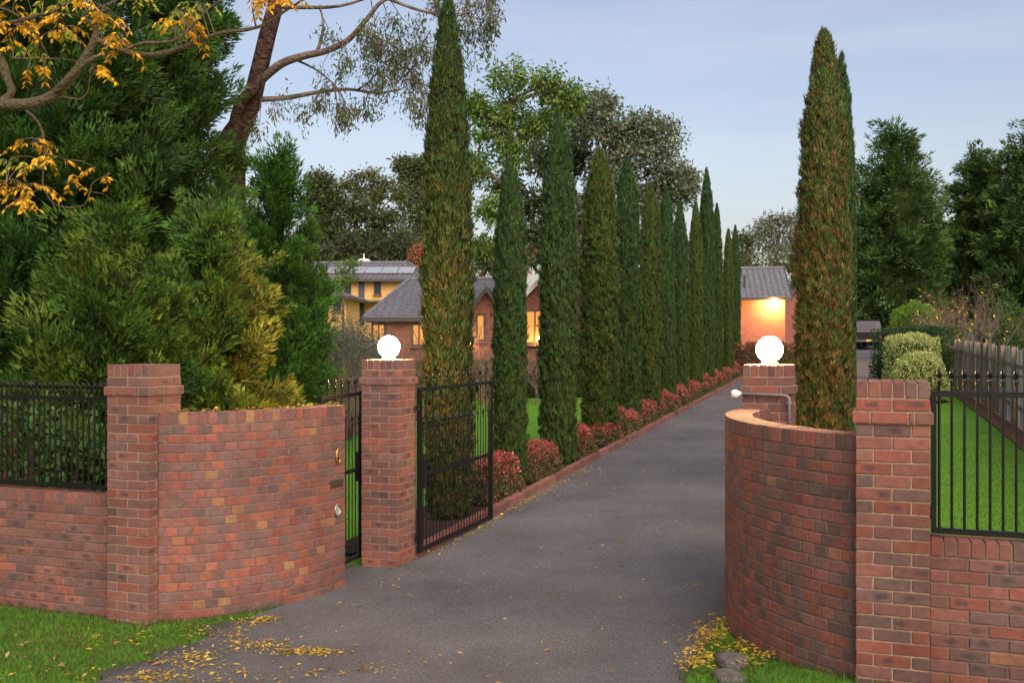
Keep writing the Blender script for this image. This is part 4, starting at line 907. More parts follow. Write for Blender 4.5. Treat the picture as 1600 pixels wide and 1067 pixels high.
# compound leaves: a stalk with paired leaflets that hang
lp = []; st = MB(); yr = random.Random(9)
YEL = [(0.66, 0.36, 0.012), (0.72, 0.43, 0.016), (0.58, 0.28, 0.012)]; YGR = [(0.25, 0.30, 0.025), (0.50, 0.42, 0.025), (0.16, 0.26, 0.03)]
for px, py, k, pal, sp in ((15, 30, 9, YEL, 26), (35, 62, 8, YEL, 18), (10, 75, 5, YEL, 12), (100, 45, 7, YEL, 12), (112, 60, 3, YEL, 8), (130, 20, 7, YEL, 14), (165, 32, 6, YEL, 10), (60, 95, 4, YGR, 14), (55, 118, 3, YEL, 10), (285, 28, 4, YGR, 10), (310, 22, 5, YGR, 14), (295, 50, 7, YEL, 10), (275, 40, 4, YEL, 8), (180, 70, 4, YEL, 8), (195, 85, 3, YEL, 8), (155, 120, 5, YEL, 8), (405, 8, 6, YEL, 8), (430, 6, 6, YEL, 10), (450, 12, 3, YEL, 8), (75, 15, 4, YGR, 16), (230, 6, 3, YGR, 14), (85, 60, 3, YGR, 12),
                           (52, 235, 5, YEL, 8), (75, 258, 6, YEL, 9), (20, 262, 3, YGR, 12), (50, 262, 3, YGR, 10), (5, 295, 3, YEL, 8), (45, 305, 6, YEL, 9), (25, 320, 4, YEL, 8), (30, 330, 2, YEL, 8), (112, 290, 2, YEL, 6), (165, 287, 1, YEL, 6), (150, 278, 1, YEL, 4)):
    for q in range(k):
        a0 = at(px + yr.gauss(0, sp), py - 12 + yr.gauss(0, sp * .55), Z + yr.uniform(-.22, .22)) - yb; ang = yr.uniform(0, 6.28); L = yr.uniform(.13, .22); pts = []
        s = min((p for e in YE for p in e), key=lambda p: (p - a0).length)
        if (s - a0).length < .5: st.tube(curve_pts(s, a0, 2, .08, .03, yr), [.0035, .003, .0022], 4, False)
        for i in range(7):
            t = i / 6; pts.append(a0 + Vector((math.cos(ang) * L * t, math.sin(ang) * L * t, .25 * L * t - .75 * L * t * t)))
        st.tube(pts, [.002] * 7, 3, False); c0 = mixcol(pal, 1, .1)
        for i in range(1, 7):
            for sd_ in (-1, 1):
                if yr.random() < .12: continue
                dv = np.array([[math.cos(ang) * .35 - math.sin(ang) * sd_ * .7 + yr.gauss(0, .2), math.sin(ang) * .35 + math.cos(ang) * sd_ * .7 + yr.gauss(0, .2), -.75 + yr.gauss(0, .2)]])
                l_ = yr.uniform(.042, .072); lp.append(leaf_geo(np.array([tuple(pts[i])]), dv, np.array([[yr.gauss(0, 1), yr.gauss(0, 1), 1]]), [l_], [l_ * .40], c0 * yr.uniform(.8, 1.2), .08))
st.build('leaf_stalks', 'twig', yt)['kind'] = 'stuff'; leaf_obj('leaves', lp, 'leaf', yt)

# ------------------------------------------------------------------ hedges and shrubs
def mound(name, label, cat, base, size, n, leaf, palf, inner, group=None, boxy=0.0, seed=1, aspect=.45, material='leaf', rz=0.0, rough=.08):
    """leafy shell over a rounded or clipped body; palf(unit height) -> colours"""
    r = np.random.default_rng(seed); t = thing(name, label, cat, base, rz, group)
    v = unit(r.normal(size=(n, 3))); v[:, 2] = np.abs(v[:, 2]) * 1.0
    low = r.random(n) < .30; v[low, 2] *= .3
    if boxy > 0:
        k = np.max(np.abs(v), axis=1, keepdims=True); v = v * (1 - boxy) + (v / k) * boxy
    bump = 1 + rough * (np.sin(v[:, 0] * 7 + seed) + np.sin(v[:, 1] * 8 + seed * 2) + np.sin(v[:, 2] * 9 + 1) + np.sin((v[:, 0] + v[:, 2]) * 15))[:, None] * .5
    S = np.array(size); C = v * bump * (1 - .14 * r.random((n, 1)) ** 2) * np.array([S[0] / 2, S[1] / 2, S[2] * .88]); C[:, 2] += S[2] * .06
    d = v * .8 + r.normal(size=(n, 3)) * .7 + np.array([0, 0, .35]); nr = v + r.normal(size=(n, 3)) * .7
    ln = leaf * (.6 + .8 * r.random(n)); cl = palf(C[:, 2] / S[2], n, r)
    leaf_obj('foliage', [leaf_geo(C, d, nr, ln, ln * aspect, cl, .05)], material, t)
    bm = bmesh.new(); bmesh.ops.create_icosphere(bm, subdivisions=3, radius=1.0)
    for q in bm.verts:
        c = q.co.copy()
        if c.z < 0: c.z *= .08
        if boxy > 0: kk = max(abs(c.x), abs(c.y), abs(c.z), 1e-6); c = c.lerp(c / kk, boxy)
        q.co = Vector((c.x * S[0] / 2 * .86, c.y * S[1] / 2 * .86, c.z * S[2] * .80))
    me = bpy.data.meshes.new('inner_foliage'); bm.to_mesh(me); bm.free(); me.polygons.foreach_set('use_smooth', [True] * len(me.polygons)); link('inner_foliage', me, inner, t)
    return t
def palf(pal, jit=.22):
    pal = np.array(pal)
    return lambda h, n, r: pal[r.integers(0, len(pal), n)] * (1 + jit * r.normal(size=(n, 1))).clip(.5, 1.6)
def nandina_pal(h, n, r):
    green = np.array([(0.085, 0.11, 0.035), (0.13, 0.10, 0.05), (0.06, 0.085, 0.03)])[r.integers(0, 3, n)]; red = np.array([(0.46, 0.07, 0.085), (0.36, 0.045, 0.06), (0.50, 0.17, 0.14), (0.30, 0.13, 0.085)])[r.integers(0, 4, n)]
    w = (r.random(n) < np.clip((h - .30) * 1.6, .08, .85))[:, None]; return np.where(w, red, green) * (1 + .22 * r.normal(size=(n, 1))).clip(.5, 1.5)
SP = []
for i in range(len(ROWP) - 1): SP += [(ROWP[i] + ROWP[i + 1]) / 2]
SP = [ROWP[0] - .2 + .9] + SP[1:] 
sh = [(ROWP[1] - 1.0, .80), (ROWP[1] + 1.05, .72), (ROWP[2] + .95, .74), (ROWP[3] + 1.15, .68)] + [(ROWP[k] + 1.0, .64) for k in range(4, 12)] + [(ROWP[4] - .75, .5), (ROWP[12] + .9, .8)]
sh += [(ROWP[k] + .05, .46) for k in range(3, 12)]
sh.sort(); ORD = ['first', 'second', 'third', 'fourth', 'fifth', 'sixth', 'seventh', 'eighth', 'ninth', 'tenth', 'eleventh', 'twelfth', 'thirteenth', 'fourteenth', 'fifteenth', 'sixteenth', 'seventeenth', 'eighteenth', 'nineteenth', 'twentieth', 'third to last', 'second to last', 'last']
for i, (s, hgt) in enumerate(sh):
    p = W(s, -.44 + .03 * math.sin(i * 3), .04)
    lb = 'red leaved bedding shrub partly behind the open gate leaf' if i == 0 else f'{ORD[i]} red and green bedding shrub from the gate along the kerb'
    mound('bedding_shrub', lb, 'shrub', p, (1.75 + .25 * math.sin(i * 2.3), 0.70, hgt * (.92 if i < 3 else 1.08)), 8000 if i < 4 else 3600, .048 if i < 4 else .06, nandina_pal, 'dry_inner', 'red bedding shrubs under the cypress row', seed=100 + i, aspect=.42, rz=math.pi / 2 - BETA, rough=.10)
# right garden
def gbase(px, Z): x = (px - 800) / FPX * Z; return Vector((x, Z, G(x, Z)))
VAR = [(0.38, 0.45, 0.13), (0.50, 0.54, 0.20), (0.20, 0.30, 0.07), (0.58, 0.58, 0.26)]
b = gbase(1436, 31); mound('variegated_shrub', 'rounded cream and green variegated shrub nearest the right pier', 'shrub', b, (1.8, 1.7, EYE - .18 - b.z), 15000, .055, palf(VAR), 'green_inner', 'clipped variegated shrubs', seed=200, aspect=.55, rough=.04)
b = gbase(1424, 34.5); mound('variegated_shrub', 'square topped variegated shrub behind the rounded one', 'shrub', b, (1.6, 1.6, EYE + .40 - b.z), 13000, .06, palf(VAR), 'green_inner', 'clipped variegated shrubs', .7, seed=201, aspect=.55, rough=.03)
b = gbase(1432, 41); mound('clipped_hedge', 'dark green clipped hedge beside the black truck', 'hedge', b, (2.35, 4.5, EYE + .72 - b.z), 15000, .085, palf([(0.030, 0.075, 0.022), (0.045, 0.10, 0.028), (0.022, 0.055, 0.018)]), 'green_inner', None, .85, seed=202, aspect=.55, rough=.02)
b = gbase(1430, 56); mound('lime_shrub', 'bright lime green domed shrub behind the clipped hedge', 'shrub', b, (2.7, 2.4, EYE + 2.35 - b.z), 12000, .11, palf([(0.12, 0.26, 0.03), (0.17, 0.30, 0.04), (0.07, 0.19, 0.025)]), 'green_inner', None, .35, seed=203, rough=.05)
b = gbase(1482, 50); mound('grey_shrub', 'grey green wispy shrub between lime shrub and paling fence', 'shrub', b, (2.3, 2.0, EYE + .9 - b.z), 5000, .13, palf([(0.085, 0.105, 0.075), (0.06, 0.08, 0.055)]), 'green_inner', None, 0, seed=204, aspect=.25, rough=.15)
for i, (px, Z, w_, hz, lb) in enumerate(((1535, 58, 4.5, 1.1, 'green bush on the slope behind the paling fence'), (1590, 56, 4.0, 2.2, 'taller green bush at the right edge behind the paling fence'), (1500, 68, 5.0, 1.2, 'low dark bush under the right conifers'), (1565, 44, 1.5, .55, 'dark round bush behind the bare pruned shrub'))):
    b = gbase(px, Z); mound('garden_bush', lb, 'bush', b, (w_, w_ * .8, EYE + hz - b.z), 7000, .0026 * Z, palf([(0.055, 0.13, 0.026), (0.08, 0.17, 0.03), (0.035, 0.085, 0.022)] if i != 3 else [(0.035, 0.07, 0.025), (0.05, 0.085, 0.03)]), 'green_inner', 'bushes beyond the paling fence', .1, seed=210 + i, rough=.16)
# left garden hedges in front of the brick house
b = gbase(690, 36.5); mound('clipped_hedge', 'low clipped hedge under the brick house windows', 'hedge', b, (7.5, 1.0, EYE - .62 - b.z), 12000, .085, palf([(0.05, 0.095, 0.025), (0.07, 0.12, 0.03)]), 'green_inner', None, .85, seed=220, rough=.02)
b = gbase(840, 36); mound('clipped_hedge', 'low dark hedge between second and third cypress by the house', 'hedge', b, (4.5, .9, EYE - 1.1 - b.z), 7000, .085, palf([(0.04, 0.065, 0.022), (0.06, 0.075, 0.03)]), 'green_inner', None, .85, seed=221, rough=.02)
b = gbase(1195, 46); mound('russet_hedge', 'russet brown hedge in front of the lamp lit garage wall', 'hedge', b, (3.2, .9, 1.65), 8000, .09, palf([(0.20, 0.085, 0.045), (0.26, 0.11, 0.05), (0.12, 0.08, 0.04)]), 'dry_inner', None, .6, seed=222, rough=.10)
# climbers and stems behind the left fence
r_ = np.random.default_rng(5); n = 2600; X = r_.random(n) * 3.3; Zz = r_.random(n) ** 1.2 * 1.7; Y = .45 + .5 * r_.random(n)
fo = Vector((RLC.x, RLC.y, G(RLC.x, RLC.y)))
C = np.stack([-E1.x * X + E2.x * Y, -E1.y * X + E2.y * Y, Zz + .25], 1); C += .10 * np.sin(C[:, [2, 0, 1]] * 9)
ivy = thing('ivy', 'green climber with broad leaves growing behind the left fence', 'climber', fo)
keep = (np.sin(X * 4.1 + Zz * 2) + np.sin(X * 1.7 - Zz * 5.1) + .3 * r_.normal(size=n)) > -.35
n = int(keep.sum()); C = C[keep]; ln = .05 + .05 * r_.random(n)
leaf_obj('leaves', [leaf_geo(C, r_.normal(size=(n, 3)) + np.array([0, 0, -.4]), r_.normal(size=(n, 3)) * .6 + np.array([.3, -1, .5]), ln, ln * .85, mixcol([(0.05, 0.13, 0.025), (0.07, 0.17, 0.035), (0.035, 0.09, 0.02)], n), .08)], 'leaf', ivy)
m = MB()
for i in range(16):
    x = rnd.uniform(.05, 3.2); y = rnd.uniform(.6, 1.3); a_ = Vector((-E1.x * x + E2.x * y, -E1.y * x + E2.y * y, 0)); m.tube(curve_pts(a_, a_ + Vector((rnd.uniform(-.3, .3), rnd.uniform(-.1, .2), rnd.uniform(.9, 1.6))), 5, 0, .09), [rnd.uniform(.015, .045)] * 6, 7)
m.build('stems', 'bark_red', ivy, smooth=True)

# bare twiggy shrubs
def bare(name, label, base, h, spread, n, material, seed, leaves=None, cat='shrub', group=None, r0=.018, trunk=0.0, lsize=.09, nl=6):
    r = random.Random(seed); t = thing(name, label, cat, base, 0, group); m = MB(); tips = []
    def grow(p, d, L, rad, lev):
        pts = [p]; q = p.copy(); dd = d.copy()
        for i in range(4):
            dd = (dd + Vector((r.gauss(0, .16), r.gauss(0, .16), r.gauss(.05, .12)))).normalized(); q = q + dd * L / 4; pts.append(q.copy())
        m.tube(pts, [rad * (1 - .13 * i) for i in range(5)], 5 if lev < 2 else 4, False)
        if lev < 3:
            for k in range(r.randint(2, 4)):
                s = pts[r.randrange(2, 5)]; grow(s, (dd + Vector((r.gauss(0, .55), r.gauss(0, .55), r.gauss(.15, .35)))).normalized(), L * r.uniform(.45, .75), rad * .55, lev + 1)
        else: tips.append(q)
    top = Vector((0, 0, trunk))
    if trunk: m.tube([(0, 0, -.1), (0.02, 0, trunk * .5), (0, 0, trunk)], [r0 * 2.6, r0 * 2.1, r0 * 1.9], 8)
    for i in range(n):
        a = 2 * math.pi * i / n + r.uniform(-.3, .3); s = spread * r.uniform(.3, 1)
        grow(top.copy(), Vector((math.cos(a) * s, math.sin(a) * s, 1)).normalized(), (h - trunk) * .46, r0, 0)
    m.build('stems', material, t)
    if leaves and nl == 1: tips = r.sample(tips, max(8, len(tips) // 6))
    if leaves and tips:
        tp = np.array([tuple(x) for x in tips]); N = len(tp) * nl; C = np.repeat(tp, nl, 0) + rng.normal(size=(N, 3)) * .12 * h / 2.5; ln = lsize * (.6 + .8 * rng.random(N))
        leaf_obj('leaves', [leaf_geo(C, rng.normal(size=(N, 3)) + np.array([0, 0, -.3]), rng.normal(size=(N, 3)), ln, ln * .38, mixcol(leaves, N), .05)], 'leaf', t)
    return t
BG = 'bare winter shrubs'
OLI = [(0.13, 0.15, 0.105), (0.09, 0.115, 0.075)]
for i, (px, Z, top, sp, lv, lb) in enumerate(((520, 26, 440, .7, OLI, 'wispy grey green olive shrub left of the left lamp pillar'), (492, 27, 450, .7, OLI, 'second wispy olive shrub, beside the golden conifer'), (548, 24, 462, .65, OLI, 'wispy olive sapling nearest the left lamp'), (566, 30, 478, .5, OLI, 'thin olive sapling just left of the left globe lamp'), (533, 31, 462, .7, OLI, 'grey green shrub in front of the yellow house wall'), (508, 32, 466, .8, OLI, 'broad grey green shrub beside the pointed conifer'), (515, 22, 500, .7, None, 'bare brown shrub above the pedestrian gate'), (765, 31, 450, .55, None, 'bare branching shrub between the first two cypresses'), (752, 33, 470, .5, None, 'bare climber shrub against the brick gable'), (838, 33, 520, .8, None, 'small bare spreading tree between second and third cypress'), (690, 33, 455, .6, None, 'bare shrub hidden behind the tallest cypress'), (645, 34, 470, .5, None, 'bare reddish twigs in front of the house roof'))):
    b = gbase(px, Z); h = EYE + (533.5 - top) / FPX * Z - b.z; bare('bare_shrub', lb, b, h * .82, sp, 11, 'twig' if lv is None else 'twig_grey', 300 + i, lv, 'shrub', BG, .02, .5 if px == 838 else 0, .065, 16)
b = gbase(536, 52); lobe_tree('leafy_tree', 'young light green tree in front of the yellow house', 'tree', b, [b, at(536, 470, 52), at(537, 440, 52)], [lob(535, 420, 52, 14, 14), lob(545, 435, 52, 14, 10), lob(550, 412, 52, 10, 9), lob(528, 440, 52, 10, 10)], 12, 20, .16, .3, LIME, 'bark', .09, None, seed=90)
YLV = [(0.65, 0.38, 0.03), (0.72, 0.5, 0.06)]
for i, (px, Z, top, sp, lv, tr, lb) in enumerate(((1490, 47, 420, .55, YLV, 0, 'tall twiggy shrub with a few yellow leaves behind the paling fence'), (1550, 50, 395, .45, None, 0, 'tall bare upright shrub under the right conifers'), (1530, 35, 470, .9, YLV, .9, 'pruned bare grey tree with yellow leaves by the paling fence'), (1468, 52, 425, .5, YLV, 0, 'bare pinkish shrub behind the lime dome'))):
    b = gbase(px, Z); h = EYE + (533.5 - top) / FPX * Z - b.z
    bare('bare_shrub', lb, b, h * .85, sp, 14 if tr == 0 else 8, 'twig' if tr == 0 else 'twig_grey', 330 + i, lv, 'shrub', BG, .022 if tr == 0 else .03, tr, .13, 1)

# ------------------------------------------------------------------ paling fence on the right
fence0 = (-1.0, 10.9); pf = thing('paling_fence', 'weathered grey timber paling fence along the right lawn', 'fence', W(0, 8.2, 0)); pfo = Vector(pf.location)
D = -3.0; i = 0
PL = [bevel_box(.012, .30, 1.0, .003), bevel_box(.012, .30, 1.0, .003), bevel_box(.09, .12, 1.0, .006)]
PL[0].materials.append(MATS['weathered_wood']); PL[1].materials.append(MATS['brown_wood']); PL[2].materials.append(MATS['brown_wood'])
while D < 31:
    h = 1.72 + rnd.uniform(-.05, .04); p = W(D, 8.2, h / 2 + .05) - pfo
    o = link('paling', PL[0 if rnd.random() < .8 else 1], None, pf, p, -BETA + rnd.uniform(-.02, .02)); o.scale = (1, 1, h); o.rotation_euler.y = rnd.uniform(-.015, .015); D += .315; i += 1
D = -2.9
while D < 31:
    p = W(D, 8.12, .88) - pfo; o = link('post', PL[2], None, pf, p, -BETA); o.scale = (1, 1, 1.85); D += 1.9
for z in (.45, 1.35): strip('rail', -3, 31, 8.145, 8.185, z, z + .075, 'brown_wood', pf, pfo)

# ------------------------------------------------------------------ buildings
def roof_plane(m, uv, e0, e1, r0, r1, n):
    """tile courses: each strip laps 3 cm over the one below"""
    e0, e1, r0, r1 = map(Vector, (e0, e1, r0, r1)); nrm = (e1 - e0).cross(r0 - e0)
    if nrm.length < 1e-6: nrm = (e1 - e0).cross(r1 - e0)
    nrm.normalize()
    if nrm.z < 0: nrm = -nrm
    xd = (e1 - e0).normalized()
    for i in range(n):
        t0, t1 = i / n, (i + 1) / n; a = e0.lerp(r0, t0); b = e1.lerp(r1, t0); c = e1.lerp(r1, t1); d = e0.lerp(r0, t1)
        up = nrm * .035; vs = [a, b, b + up, a + up, c + nrm * .004, d + nrm * .004]
        o = len(m.v); m.add(vs, [(0, 1, 2, 3), (3, 2, 4, 5)]); 
        for q in vs: uv.append(((q - e0).dot(xd), 0))
def roof_build(m, uv, name, parent):
    me = bpy.data.meshes.new(name); me.from_pydata(m.v, [], m.f); me.update(); L = me.uv_layers.new(name='UVMap')
    for lo in me.loops: L.data[lo.index].uv = uv[lo.vertex_index]
    return link(name, me, 'roof_tile', parent)
def window(parent, c, w, h, glass, frame='dark_trim', bars=1, rz=0.0, ny=-1):
    """c: centre on the wall face, local; window faces -y unless rz turns it"""
    o = bpy.data.objects.new('window', MB().box((0, -.02, 0), (w, .04, h)).mesh('window')); o.data.materials.append(MATS[glass]); col.objects.link(o); o.parent = parent; o.location = c; o.rotation_euler = (0, 0, rz)
    f = MB()
    for x in (-w / 2, w / 2): f.box((x, -.04, 0), (.07, .09, h + .07))
    for z in (-h / 2, h / 2): f.box((0, -.04, z), (w - .07, .085, .07))
    for i in range(bars): f.box((-w / 2 + w * (i + 1) / (bars + 1), -.045, 0), (.055, .07, h - .07))
    f.build('frame', frame, o); MB().box((0, -.08, -h / 2 - .07), (w + .2, .16, .06)).build('sill', 'house_brick', o); return o
def hip_house(name, label, x0, x1, y0, y1, base, eave, ridge, over, rx0, rx1, wallmat, group=None):
    t = thing(name, label, 'house', (x0, y0, base), 0, group); w = x1 - x0; d = y1 - y0; e = eave - base; r = ridge - base
    MB().box((w / 2, d / 2, e / 2 - .3), (w, d, e + .6)).build('wall', wallmat, t)
    m = MB(); uv = []; ym = d / 2; A = (-over, -over, e); B = (w + over, -over, e); C_ = (w + over, d + over, e); D_ = (-over, d + over, e); P = (rx0 - x0, ym, r); Q = (rx1 - x0, ym, r)
    n = 16
    roof_plane(m, uv, A, B, P, Q, n); roof_plane(m, uv, C_, D_, Q, P, n); roof_plane(m, uv, D_, A, P, P, n); roof_plane(m, uv, B, C_, Q, Q, n)
    ro = roof_build(m, uv, 'roof', t); c = MB()
    for a, b in ((P, Q), (A, P), (D_, P), (B, Q), (C_, Q)): c.tube([Vector(a) + Vector((0, 0, .02)), Vector(b) + Vector((0, 0, .05))], .085, 6)
    c.build('ridge_cap', 'roof_tile', ro)
    g = MB()
    for a, b in ((A, B), (B, C_), (C_, D_), (D_, A)):
        a = Vector(a); b = Vector(b); mid = (a + b) / 2; l_ = (b - a).length; g.box((mid.x, mid.y, mid.z - .07), (l_ if abs(b.x - a.x) > .1 else .1, .1 if abs(b.x - a.x) > .1 else l_, .15))
    g.build('gutter', 'dark_trim', t); MB().box((w / 2, d / 2, e - .10), (w + 2 * over - .12, d + 2 * over - .12, .05)).build('soffit', 'dark_trim', t)
    return t
Zb = 40.0; K = Zb / FPX; X = lambda px, Z=Zb: (px - 800) / FPX * Z; H = lambda py, Z=Zb: EYE - (py - 533.5) / FPX * Z
gb = G(X(650), Zb)
bh = hip_house('brick_house', 'red brick house with grey tiled hip roof and lit windows', X(580), X(830), Zb, Zb + 9.0, gb, H(497), H(437, 44.5), .25, X(640, 44.5), X(800, 44.5), 'house_brick')
bx0, by0, bz0 = bh.location
for px, w_, lit in ((592, .48, 1), (655, .52, 1), (712, .52, 1)): window(bh, (X(px) - bx0, 0, H(523) - bz0), w_, .82, 'lit_window', bars=1)
# brick gable wing behind the first two cypresses
def gable_house(name, label, x0, x1, y0, y1, base, eave, ridge, wallmat, barge, group=None, cat='house', ext=True):
    """gable end faces the camera side (-y)"""
    t = thing(name, label, cat, (x0, y0, base), 0, group); w = x1 - x0; d = y1 - y0; e = eave - base; r = ridge - base; ov = .3
    MB().prism([(0, -.4), (w, -.4), (w, e), (w / 2, r - .06), (0, e)], 0, d).build('wall', wallmat, t)
    m = MB(); uv = []; k = (r - e) / (w / 2)
    roof_plane(m, uv, (-ov, -ov, e - ov * k), (-ov, d + ov, e - ov * k), (w / 2, -ov, r), (w / 2, d + ov, r), 12); roof_plane(m, uv, (w + ov, d + ov, e - ov * k), (w + ov, -ov, e - ov * k), (w / 2, d + ov, r), (w / 2, -ov, r), 12)
    ro = roof_build(m, uv, 'roof', t)
    for q in (-1, 1):
        a = Vector((w / 2 + q * (w / 2 + ov), -ov - .02, e - ov * k)); b = Vector((w / 2, -ov - .02, r)); MB().add([a + Vector((0, 0, -.16)), b + Vector((0, 0, -.16)), b + Vector((0, 0, .05)), a + Vector((0, 0, .05)), a + Vector((0, .06, -.16)), b + Vector((0, .06, -.16)), b + Vector((0, .06, .05)), a + Vector((0, .06, .05))], [(0, 1, 2, 3), (7, 6, 5, 4), (0, 4, 5, 1), (3, 2, 6, 7)]).build('bargeboard', barge, t)
    MB().tube([(w / 2, -ov, r + .03), (w / 2, d + ov, r + .03)], .09, 6).build('ridge_cap', 'roof_tile', ro)
    return t
g1 = gable_house('brick_wing', 'brick gable wing with narrow orange window behind the bare shrub', X(728, 38), X(792, 38), 38, 46, G(X(760, 38), 38), H(490, 38), H(450, 38), 'house_brick', 'dark_trim', 'brick wings of the house')
window(g1, (X(751, 38) - g1.location.x, 0, H(512, 38) - g1.location.z), .28, .95, 'lit_window', bars=0)
g2 = gable_house('brick_wing', 'brick wing with white bargeboard and lit window behind second and third cypress', X(812, 39), X(905, 39), 39, 48, G(X(860, 39), 39), H(468, 39), H(420, 39), 'house_brick', 'white_trim', 'brick wings of the house')
window(g2, (X(836, 39) - g2.location.x, 0, H(511, 39) - g2.location.z), .8, 1.25, 'lit_window', bars=1)
def wall_light(label, p, r, material, group=None):
    t = thing('wall_lantern', label, 'lamp', p, 0, group); MB().lathe([(r * .3, -r), (r * .85, -r * .5), (r, 0), (r * .85, r * .5), (r * .3, r)], n=12).build('bulb', material, t, smooth=True)
    MB().box((0, r + .06, 0), (r * .9, .12, r * .9)).build('bracket', 'dark_trim', t); return t
for px, py, lb in ((734, 534, 'small lit wall lantern right of the tallest cypress'), (843, 530, 'small lit wall lantern beside the third cypress')):
    Zl = 37.75 if px < 800 else 38.75; wall_light(lb, at(px, py, Zl), .085, 'house_light', 'wall lanterns on the brick house')
# yellow two storey house
Zy = 62.0; gy = G(X(570, Zy), Zy)
yh = hip_house('yellow_house', 'yellow rendered house with dark tiled roof and solar panels', X(470, Zy), X(668, Zy), Zy, Zy + 8.5, gy, H(437, Zy), H(411, Zy + 4.2), .55, X(440, Zy + 4.2), X(636, Zy + 4.2), 'yellow_render')
yx, yy, yz = yh.location
for px, py, w_, h_ in ((590, 449, .30, .62), (534, 450, .9, .85), (516, 452, .5, .55)): window(yh, (X(px, Zy) - yx, 0, H(py, Zy) - yz), w_ * 1.2, h_ * 1.35, 'window_glass', bars=0)
MB().box((X(565, Zy) - yx, -.04, H(470, Zy) - yz), (.36, .07, 3.0)).build('downpipe', 'canopy_grey', yh)
MB().box((X(600, Zy) - yx, -.6, H(471, Zy) - yz), (4.0, 1.2, .12)).build('verandah_roof', 'brown_wood', yh)
e_ = H(437, Zy) - yz; r_y = H(411, Zy + 4.2) - yz; slope = (r_y - e_) / (4.25 + .55)
for i in range(6):
    xc = X(500, Zy) - yx + i * 1.02; y0_, y1_ = .75, 2.35; zf = lambda y: e_ + (y + .55) * slope + .14
    MB().add([(xc - .49, y0_, zf(y0_)), (xc + .49, y0_, zf(y0_)), (xc + .49, y1_, zf(y1_)), (xc - .49, y1_, zf(y1_)), (xc - .49, y0_, zf(y0_) - .05), (xc + .49, y0_, zf(y0_) - .05), (xc + .49, y1_, zf(y1_) - .05), (xc - .49, y1_, zf(y1_) - .05)], [(0, 1, 2, 3), (7, 6, 5, 4), (0, 4, 5, 1), (1, 5, 6, 2), (2, 6, 7, 3), (3, 7, 4, 0)]).build('solar_panel', 'solar', yh)
v = MB(); vc = (X(569, Zy + 5) - yx, 4.9, H(408, Zy + 5) - yz)
v.lathe([(.42, -.3), (.42, .05), (.30, .12), (.05, .14), (.04, .42), (.01, .5)], vc, 14).build('roof_vent', 'white_trim', yh)
yl = hip_house('yellow_house', 'low yellow outbuilding with grey hip roof left of the yellow house', X(470, 55), X(540, 55), 55, 60, G(X(505, 55), 55), H(464, 55), H(452, 57.5), .35, X(492, 57.5), X(508, 57.5), 'yellow_render')
window(yl, (X(527, 55) - yl.location.x, 0, H(476, 55) - yl.location.z), .35, .7, 'window_glass', bars=0)
# garage at the end of the drive
Zg = 56.0; gg = G(X(1190, Zg), Zg); gx0, gx1 = X(1095, Zg), X(1223, Zg)
ga = thing('brick_garage', 'brick garage with grey gabled roof and bright lamp at the drive end', 'garage', (gx0, Zg, gg), R(-8)); w = gx1 - gx0; d = 6.4; e = H(461, Zg) - gg; r = H(420, Zg + 3.0) - gg
MB().add([(0, 0, -.6), (w, 0, -.6), (w, d, -.6), (0, d, -.6), (0, 0, e), (w, 0, e), (w, d, e), (0, d, e), (w, d / 2, r - .07), (0, d / 2, r - .07)], [(0, 1, 5, 4), (1, 2, 6, 8, 5), (2, 3, 7, 6), (3, 0, 4, 9, 7), (0, 3, 2, 1), (4, 5, 8, 9), (6, 7, 9, 8)]).build('wall', 'house_brick', ga)
m = MB(); uv = []; ov = .35; kk = (r - e) / (d / 2)
roof_plane(m, uv, (-ov, -ov, e - ov * kk), (w + ov, -ov, e - ov * kk), (-ov, d / 2, r), (w + ov, d / 2, r), 13); roof_plane(m, uv, (w + ov, d + ov, e - ov * kk), (-ov, d + ov, e - ov * kk), (w + ov, d / 2, r), (-ov, d / 2, r), 13)
ro = roof_build(m, uv, 'roof', ga); MB().tube([(-ov, d / 2, r + .03), (w + ov, d / 2, r + .03)], .09, 6).build('ridge_cap', 'roof_tile', ro); MB().tube([(X(1164, Zg) - gx0, .8, e), (X(1164, Zg) - gx0, .8, e + 1.1)], .06, 8).build('vent_pipe', 'dark_trim', ro)
MB().box((w / 2, -ov - .05, e - ov * kk - .05), (w + 2 * ov, .12, .16)).build('gutter', 'dark_trim', ga)
for q in (-1, 1):
    a = Vector((w + ov + .02, d / 2 + q * (d / 2 + ov), e - ov * kk)); b = Vector((w + ov + .02, d / 2, r)); dz = Vector((0, 0, -.2)); up = Vector((0, 0, .05)); ex = Vector((-.06, 0, 0))
    MB().add([a + dz, b + dz, b + up, a + up, a + dz + ex, b + dz + ex, b + up + ex, a + up + ex], [(0, 1, 2, 3), (7, 6, 5, 4), (0, 4, 5, 1), (3, 2, 6, 7)]).build('bargeboard', 'dark_trim', ga)
window(ga, (w, 2.6, e - 1.15), .7, 1.15, 'lit_window', bars=0, rz=math.pi / 2)
# side wing of the garage
gs = gable_house('brick_wing', 'low brick wing right of the garage, partly behind the browning cypress', X(1226, 60), X(1300, 60), 60, 67, G(X(1240, 60), 60), H(462, 60), H(440, 60), 'house_brick', 'dark_trim', 'brick wings of the house')
lw = Matrix.Rotation(R(-8), 4, 'Z') @ Vector((w - .62, -.42, e - .40)) + Vector(ga.location)
fl_ = wall_light('bright orange floodlight under the garage eaves', lw, .13, 'flood_light')

